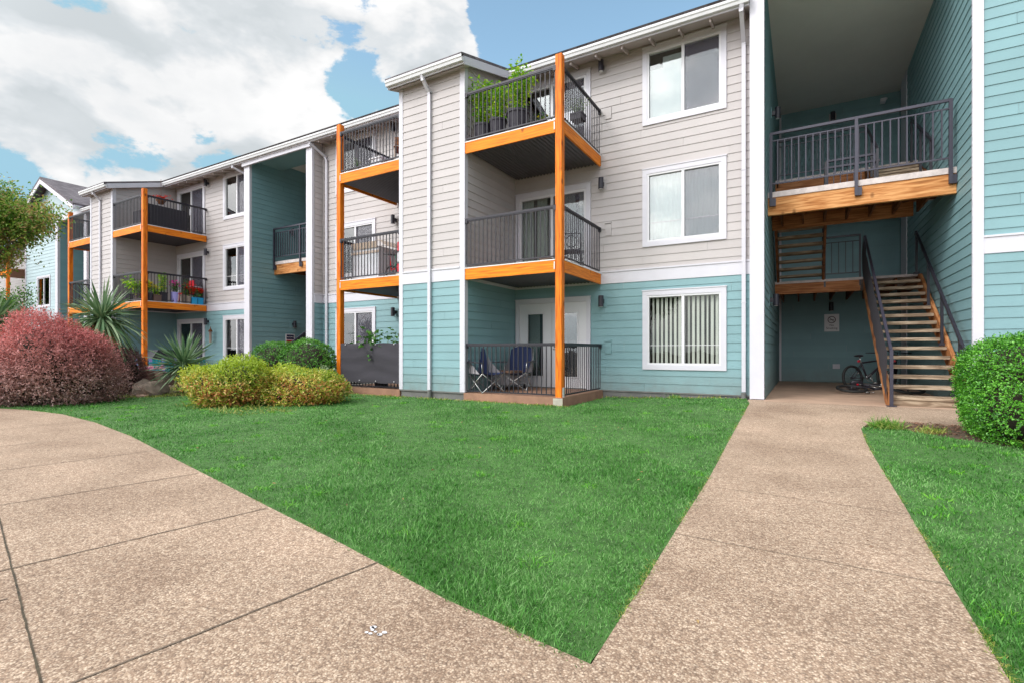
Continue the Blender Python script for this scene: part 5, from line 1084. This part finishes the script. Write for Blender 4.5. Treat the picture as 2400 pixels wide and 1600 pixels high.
# ---- signs
def text(par,s,loc,size,mat,rot,name='lettering',align='CENTER'):
    cu=bpy.data.curves.new(name,'FONT'); cu.body=s; cu.size=size; cu.align_x=align; cu.align_y='CENTER'; cu.extrude=.0008; o=bpy.data.objects.new(name,cu); COL.objects.link(o)
    bpy.context.view_layer.update(); dg=bpy.context.evaluated_depsgraph_get(); me=bpy.data.meshes.new_from_object(o.evaluated_get(dg)); bpy.data.objects.remove(o)
    me.materials.clear(); me.materials.append(M[mat]); o=bpy.data.objects.new(name,me); COL.objects.link(o); w=Vector(WORLD[par.name]); o.parent=par; o.location=Vector(loc)-w; o.rotation_euler=rot; return o
t=thing('no_smoking_sign','white no smoking sign below the wall light on the breezeway back wall','sign',(.77,17.97,1.93)); MB().box(.585,17.965,1.66,.965,17.975,2.18).build('sign_plate',M['signw'],t)
mb=MB(); mb.torus((.775,17.96,2.01),.095,.010,(0,1,0),32,6); mb.beam((.71,17.958,2.08),(.84,17.958,1.945),.012,.012); mb.cbox((.775,17.96,2.005),(.11,.006,.018)); mb.build('symbol',M['ink'],t)
text(t,'No',(.775,17.96,1.845),.085,'ink',(R(90),0,0)); text(t,'Smoking',(.775,17.96,1.755),.085,'ink',(R(90),0,0))
t=thing('address_sign','navy and dark red directory sign on the far breezeway side wall above the boxwoods','sign',(-17.0,12.5,1.5)); y0,y1=12.28,12.66; z0,z1=.95,1.72
MB().box(-17.04,y0,z0,-17.02,y1,z1).build('sign_plate',M['signw'],t); MB().box(-17.02,y0+.03,z1-.20,-17.016,y1-.03,z1-.03).build('header_panel',M['signn'],t); MB().box(-17.02,y0+.03,z0+.03,-17.016,y1-.03,z1-.23).build('unit_panel',M['signr'],t)
text(t,'BUILDING',(-17.014,(y0+y1)/2,z1-.115),.062,'signw',(R(90),0,R(90)))
for k,a in enumerate(('101 - 104','201 - 204','301 - 304')): text(t,a,(-17.014,(y0+y1)/2,z1-.34-k*.125),.066,'signw',(R(90),0,R(90)))
# ---- bicycles
def bicycle(label,loc,rz,rx,rim=.305):
    t=thing('bicycle',label,'bicycle',(0,0,0)); wb=.52
    for sx in (-1,1):
        w=MB(); w.torus((sx*wb,0,rim),rim-.028,.030,(0,1,0),36,8); wo=w.build('wheel',M['rubber'],t,True)
        s=MB(); s.torus((sx*wb,0,rim),rim-.05,.008,(0,1,0),32,6)
        for i in range(14): a=6.283*i/14; s.tube([(sx*wb,0,rim),(sx*wb+math.cos(a)*(rim-.05),0,rim+math.sin(a)*(rim-.05))],.0022,4)
        s.tube([(sx*wb,-.05,rim),(sx*wb,.05,rim)],.02,10); s.build('rim',M['black'],wo,True)
    bb=(-.08,0,.30); st=(-.22,0,.66); hd=(.36,0,.72); hb=(.39,0,.60)
    m=MB(); m.tube([bb,st],.022); m.tube([st,hd],.020); m.tube([bb,hb],.028); m.tube([hd,hb],.024)
    for dy in (-.05,.05): m.tube([(-wb,dy,rim),(bb[0],dy*.4,bb[2])],.010); m.tube([(-wb,dy,rim),(st[0],dy*.3,st[2]-.04)],.009); m.tube([(wb,dy,rim),(.405,dy,.56)],.012)
    m.build('frame',M['black'],t,True)
    m=MB(); m.tube([st,(-.25,0,.80)],.013); m.build('seat_post',M['steel'],t,True); m=MB(); m.blob((-.27,0,.83),(.13,.075,.03),5,16,.05); m.build('saddle',M['black'],t,True)
    m=MB(); m.tube([hd,(.34,0,.90)],.014); m.tube([(.30,-.29,.93),(.35,-.1,.91),(.35,.1,.91),(.30,.29,.93)],.012); m.build('handlebar',M['black'],t,True)
    m=MB(); m.torus((bb[0],-.06,bb[2]),.085,.006,(0,1,0),24,6); m.tube([(bb[0],-.08,bb[2]),(bb[0]+.1,-.08,bb[2]-.12)],.008); m.tube([(bb[0],.08,bb[2]),(bb[0]-.1,.08,bb[2]+.12)],.008); m.cbox((bb[0]+.1,-.12,bb[2]-.12),(.09,.06,.02)); m.cbox((bb[0]-.1,.12,bb[2]+.12),(.09,.06,.02)); m.build('crank',M['steel'],t,True)
    m=MB(); m.cbox((-.29,0,.70),(.03,.04,.05)); m.build('reflector',M['red'],t)
    t.location=loc; t.rotation_euler=(rx,0,rz); return t
bicycle('upright black bicycle with red reflector parked behind the stair stringer',(1.43,14.72,ZS+.0),R(45),R(-6))
bicycle('black bicycle lying on its side under the lower stair treads',(1.52,13.2,ZS+.06),R(12),R(-80),.30)
bicycle('dark bicycle leaning on the wall in the corner under the stairs',(1.95,15.9,ZS),R(80),R(8))
# ---- trees
def tree(name,label,loc,h,crown,nleaf,mat,seed,LL=.06,trunk_r=.07,bushy=.5,spread=.8):
    t=thing(name,label,'tree',loc); rnd=random.Random(seed); br=MB(); tips=[]
    def grow(p,d,L,r,lv):
        pts=[p]; q=Vector(p); dd=Vector(d)
        for i in range(4):
            dd=(dd+Vector((rnd.uniform(-.22,.22),rnd.uniform(-.22,.22),rnd.uniform(-.05,.15)))).normalized(); q=q+dd*L/4; pts.append(tuple(q))
        br.tube(pts,[r,r*.9,r*.8,r*.7,r*.6],6)
        if lv>=1: tips.extend(pts[1:])
        if lv<3:
            for _ in range(4 if lv<2 else 3):
                k=rnd.randint(1,4); a=rnd.uniform(0,6.28); e=rnd.uniform(.1,.9)
                nd=(Vector((math.cos(a)*spread,math.sin(a)*spread,e))+dd*.5).normalized(); grow(pts[k],nd,L*rnd.uniform(.5,.75),r*.5,lv+1)
    br0=MB(); br0.tube([(loc[0],loc[1],loc[2]-.1),(loc[0]+.05,loc[1],loc[2]+h*.2),(loc[0]-.03,loc[1]+.03,loc[2]+h*.42)],[trunk_r*1.2,trunk_r,trunk_r*.85],10); br0.build('trunk',M['bark'],t,True)
    for _ in range(5):
        a=rnd.uniform(0,6.28); grow((loc[0]-.03,loc[1]+.03,loc[2]+h*rnd.uniform(.3,.42)),(math.cos(a)*spread,math.sin(a)*spread,rnd.uniform(.5,1.3)),crown,trunk_r*.6,0)
    br.build('limbs',M['bark'],t,True); T=np.array(tips); r2=np.random.default_rng(seed); idx=r2.integers(0,len(T),nleaf//5)
    C=T[idx]+r2.normal(0,.16*bushy*2*crown/1.4,(len(idx),3)); P=np.repeat(C,5,0)+r2.normal(0,.07,(len(idx)*5,3)); D=r2.normal(0,1,P.shape); D[:,2]-=.35
    leafmesh('crown',M[mat],P,D,np.tile([0,0,1.],(len(P),1))+r2.normal(0,.7,P.shape),LL*r2.uniform(.6,1.2,len(P)),LL*.5*r2.uniform(.8,1.2,len(P)),t); return t
tree('young_tree','slender young tree with olive and bronze leaves at the left frame edge',(-16.55,3.55,0),6.6,1.5,34000,'tleaf',12,.085,.05)
tree('broadleaf_tree','bright green low tree behind the barberry at the left frame edge',(-24.5,6.4,0),3.6,1.3,9000,'tleaf2',15,.10,.06)
tree('backdrop_tree','dark green tree beyond the gabled building at far left',(-46,7,0),9,3.0,9000,'tleaf2',17,.32,.2)
# trees across the parking side, seen only in the window reflections
tree('broadleaf_tree','round street tree behind the viewer mirrored in the middle window',(-9.5,-13,0),9.5,2.6,9000,'tleaf2',18,.25,.2)
tree('broadleaf_tree','wide street tree behind the viewer mirrored in the glass doors',(-1.0,-15,0),9.0,2.6,9000,'tleaf2',19,.25,.2)
# ================================================================== CAMERA, SUN, SKY
cam=bpy.data.cameras.new('camera'); co=bpy.data.objects.new('camera',cam); COL.objects.link(co); S.camera=co
co.location=(0,0,1.08); co.rotation_euler=(R(90),0,R(29.974)); cam.sensor_width=36; cam.lens=36*1178.66/2400; cam.shift_y=22/2400; cam.clip_end=2000; cam.clip_start=.05
SUN_AZ=R(-152)   # direction towards the sun measured from +Y clockwise: behind the viewer, left
SUN_EL=R(40); sd=Vector((math.sin(SUN_AZ)*math.cos(SUN_EL),math.cos(SUN_AZ)*math.cos(SUN_EL),math.sin(SUN_EL)))
sl=bpy.data.lights.new('sun','SUN'); so=bpy.data.objects.new('sun',sl); COL.objects.link(so); sl.energy=.95; sl.angle=R(14); sl.color=(1,.96,.90); so.rotation_euler=sd.to_track_quat('Z','Y').to_euler()
W=bpy.data.worlds.new('World'); S.world=W; W.use_nodes=True; nt=W.node_tree; ns,ln=nt.nodes,nt.links; ns.clear()
out=N(ns,'ShaderNodeOutputWorld'); bg=N(ns,'ShaderNodeBackground'); bg.inputs[1].default_value=.15; ln.new(bg.outputs[0],out.inputs[0])
sk=N(ns,'ShaderNodeTexSky'); sk.sky_type='NISHITA'; sk.sun_disc=False; sk.sun_elevation=SUN_EL; sk.sun_rotation=SUN_AZ; sk.air_density=1.0; sk.dust_density=.3; sk.ozone_density=1.2
tc=N(ns,'ShaderNodeTexCoord'); nrm=N(ns,'ShaderNodeVectorMath',operation='NORMALIZE'); ln.new(tc.outputs['Generated'],nrm.inputs[0])
sep=N(ns,'ShaderNodeSeparateXYZ'); ln.new(nrm.outputs[0],sep.inputs[0])
def fbm(scale,det,off=(0,0,0),rough=.55,st=(1,1,1.7),dist=.0):
    mp=N(ns,'ShaderNodeMapping'); mp.inputs['Scale'].default_value=st; mp.inputs['Location'].default_value=off; ln.new(nrm.outputs[0],mp.inputs[0])
    n=N(ns,'ShaderNodeTexNoise'); n.inputs['Scale'].default_value=scale; n.inputs['Detail'].default_value=det; n.inputs['Roughness'].default_value=rough; n.inputs['Distortion'].default_value=dist; ln.new(mp.outputs[0],n.inputs[0]); return n.outputs[0]
def M2(op,a,b=None,clamp=False):
    m=N(ns,'ShaderNodeMath',operation=op,use_clamp=clamp)
    for i,v in enumerate((a,b)):
        if v is None: continue
        if isinstance(v,(int,float)): m.inputs[i].default_value=v
        else: ln.new(v,m.inputs[i])
    return m.outputs[0]
OFF=(3.1,.7,1.9); CG=.67; SKYT=(1.45,1.50,1.25); EXPO=.50
base=fbm(5.2,14,OFF,.62,(1,1,1.9),.15)
cov=base
# cloud banks (+) and clear patches (-) by compass direction: azimuth deg from +Y (left positive), elevation deg, radius, weight
BANKS=[(72,29,3.4,-.16),(44.3,35,4,-.16),(25.1,33,9,-.45),(31,33,3.4,-.16),(9,34,14,-.50),(67.5,19.0,4.2,-.17),(61.4,24.6,2,-.10),(47.6,25.4,2.8,-.12),(53.5,22.6,1.8,-.10),(60,19.4,3.4,-.15),(152,42,56,.30),  # last entry: unseen overcast behind the viewer, added for softer light and even reflections
 (73,22.5,7,.24),(66,24,5,.16),(61,16.5,5,.12),(57,28.5,9,.22),(39,31.5,6.5,.24),(56,22.6,4.5,.14),(70,16,5,.16),(50,20.5,5,.18),(82,30,9,.12),(55,44,14,.12)]
for az,el,r,w in BANKS:
    a,e=R(az),R(el); c=(-math.sin(a)*math.cos(e),math.cos(a)*math.cos(e),math.sin(e))
    ds=N(ns,'ShaderNodeVectorMath',operation='DISTANCE'); ln.new(nrm.outputs[0],ds.inputs[0]); ds.inputs[1].default_value=c
    mr=N(ns,'ShaderNodeMapRange',interpolation_type='SMOOTHSTEP'); mr.inputs[1].default_value=R(r)*1.25; mr.inputs[2].default_value=R(r)*.25; mr.inputs[3].default_value=0; mr.inputs[4].default_value=w
    ln.new(ds.outputs['Value'],mr.inputs[0]); cov=M2('ADD',cov,mr.outputs[0])
mk=N(ns,'ShaderNodeMapRange',interpolation_type='SMOOTHSTEP'); mk.inputs[1].default_value=.462; mk.inputs[2].default_value=.525; ln.new(cov,mk.inputs[0]); mask=mk.outputs[0]
# shading: thick parts grey below, bright rims towards the sun
b4=fbm(5.2,5,OFF,.55,(1,1,1.9),.15); up=fbm(5.2,5,(OFF[0]+.0,OFF[1]+.0,OFF[2]+.09),.55,(1,1,1.9),.15); dif=M2('SUBTRACT',b4,up)
sh=N(ns,'ShaderNodeMapRange'); sh.inputs[1].default_value=-.13; sh.inputs[2].default_value=.07; sh.inputs[3].default_value=0; sh.inputs[4].default_value=1; ln.new(dif,sh.inputs[0])
bl=fbm(3.3,5,(5,2,7),.5,(1,1,2.2)); sh2=N(ns,'ShaderNodeMapRange'); sh2.inputs[1].default_value=.35; sh2.inputs[2].default_value=.62; ln.new(bl,sh2.inputs[0])
ss=M2('ADD',M2('ADD',M2('MULTIPLY',sh.outputs[0],.55),M2('MULTIPLY',sh2.outputs[0],.35)),M2('MULTIPLY',M2('SUBTRACT',fbm(11,10,(1,4,2),.6,(1,1,1.6)),.42),.55))
cr=ramp(ns,[(.12,(CG*.68,CG*.73,CG*.76)),(.42,(CG*.80,CG*.84,CG*.87)),(.64,(CG*.95,CG*.96,CG*.97)),(.88,(CG*1.06,CG*1.06,CG*1.06))]); ln.new(ss,cr.inputs[0])
sc=N(ns,'ShaderNodeVectorMath',operation='SCALE'); ln.new(cr.outputs[0],sc.inputs[0]); 
sv=N(ns,'ShaderNodeVectorMath',operation='DOT_PRODUCT'); ln.new(nrm.outputs[0],sv.inputs[0]); sv.inputs[1].default_value=tuple(sd)
gl=N(ns,'ShaderNodeMapRange',interpolation_type='SMOOTHSTEP'); gl.inputs[1].default_value=.38; gl.inputs[2].default_value=1.0; gl.inputs[3].default_value=6.667; gl.inputs[4].default_value=6.667*4.2; ln.new(sv.outputs['Value'],gl.inputs[0]); ln.new(gl.outputs[0],sc.inputs['Scale'])  # clouds around the sun, out of view, brightened to light the facade
tint=N(ns,'ShaderNodeVectorMath',operation='MULTIPLY'); ln.new(sk.outputs[0],tint.inputs[0]); tint.inputs[1].default_value=SKYT; cap=N(ns,'ShaderNodeVectorMath',operation='MINIMUM'); ln.new(tint.outputs[0],cap.inputs[0]); cap.inputs[1].default_value=(1.75,3.0,3.75)
mx=N(ns,'ShaderNodeMix',data_type='RGBA'); ln.new(mask,mx.inputs[0]); ln.new(cap.outputs[0],mx.inputs[6]); ln.new(sc.outputs[0],mx.inputs[7]); ln.new(mx.outputs[2],bg.inputs[0])
S.view_settings.view_transform='Standard'; S.view_settings.look='None'; S.view_settings.exposure=EXPO; S.view_settings.gamma=1
S.render.resolution_x=1024; S.render.resolution_y=682
S.cycles.max_bounces=8; S.cycles.diffuse_bounces=5; S.cycles.transparent_max_bounces=16
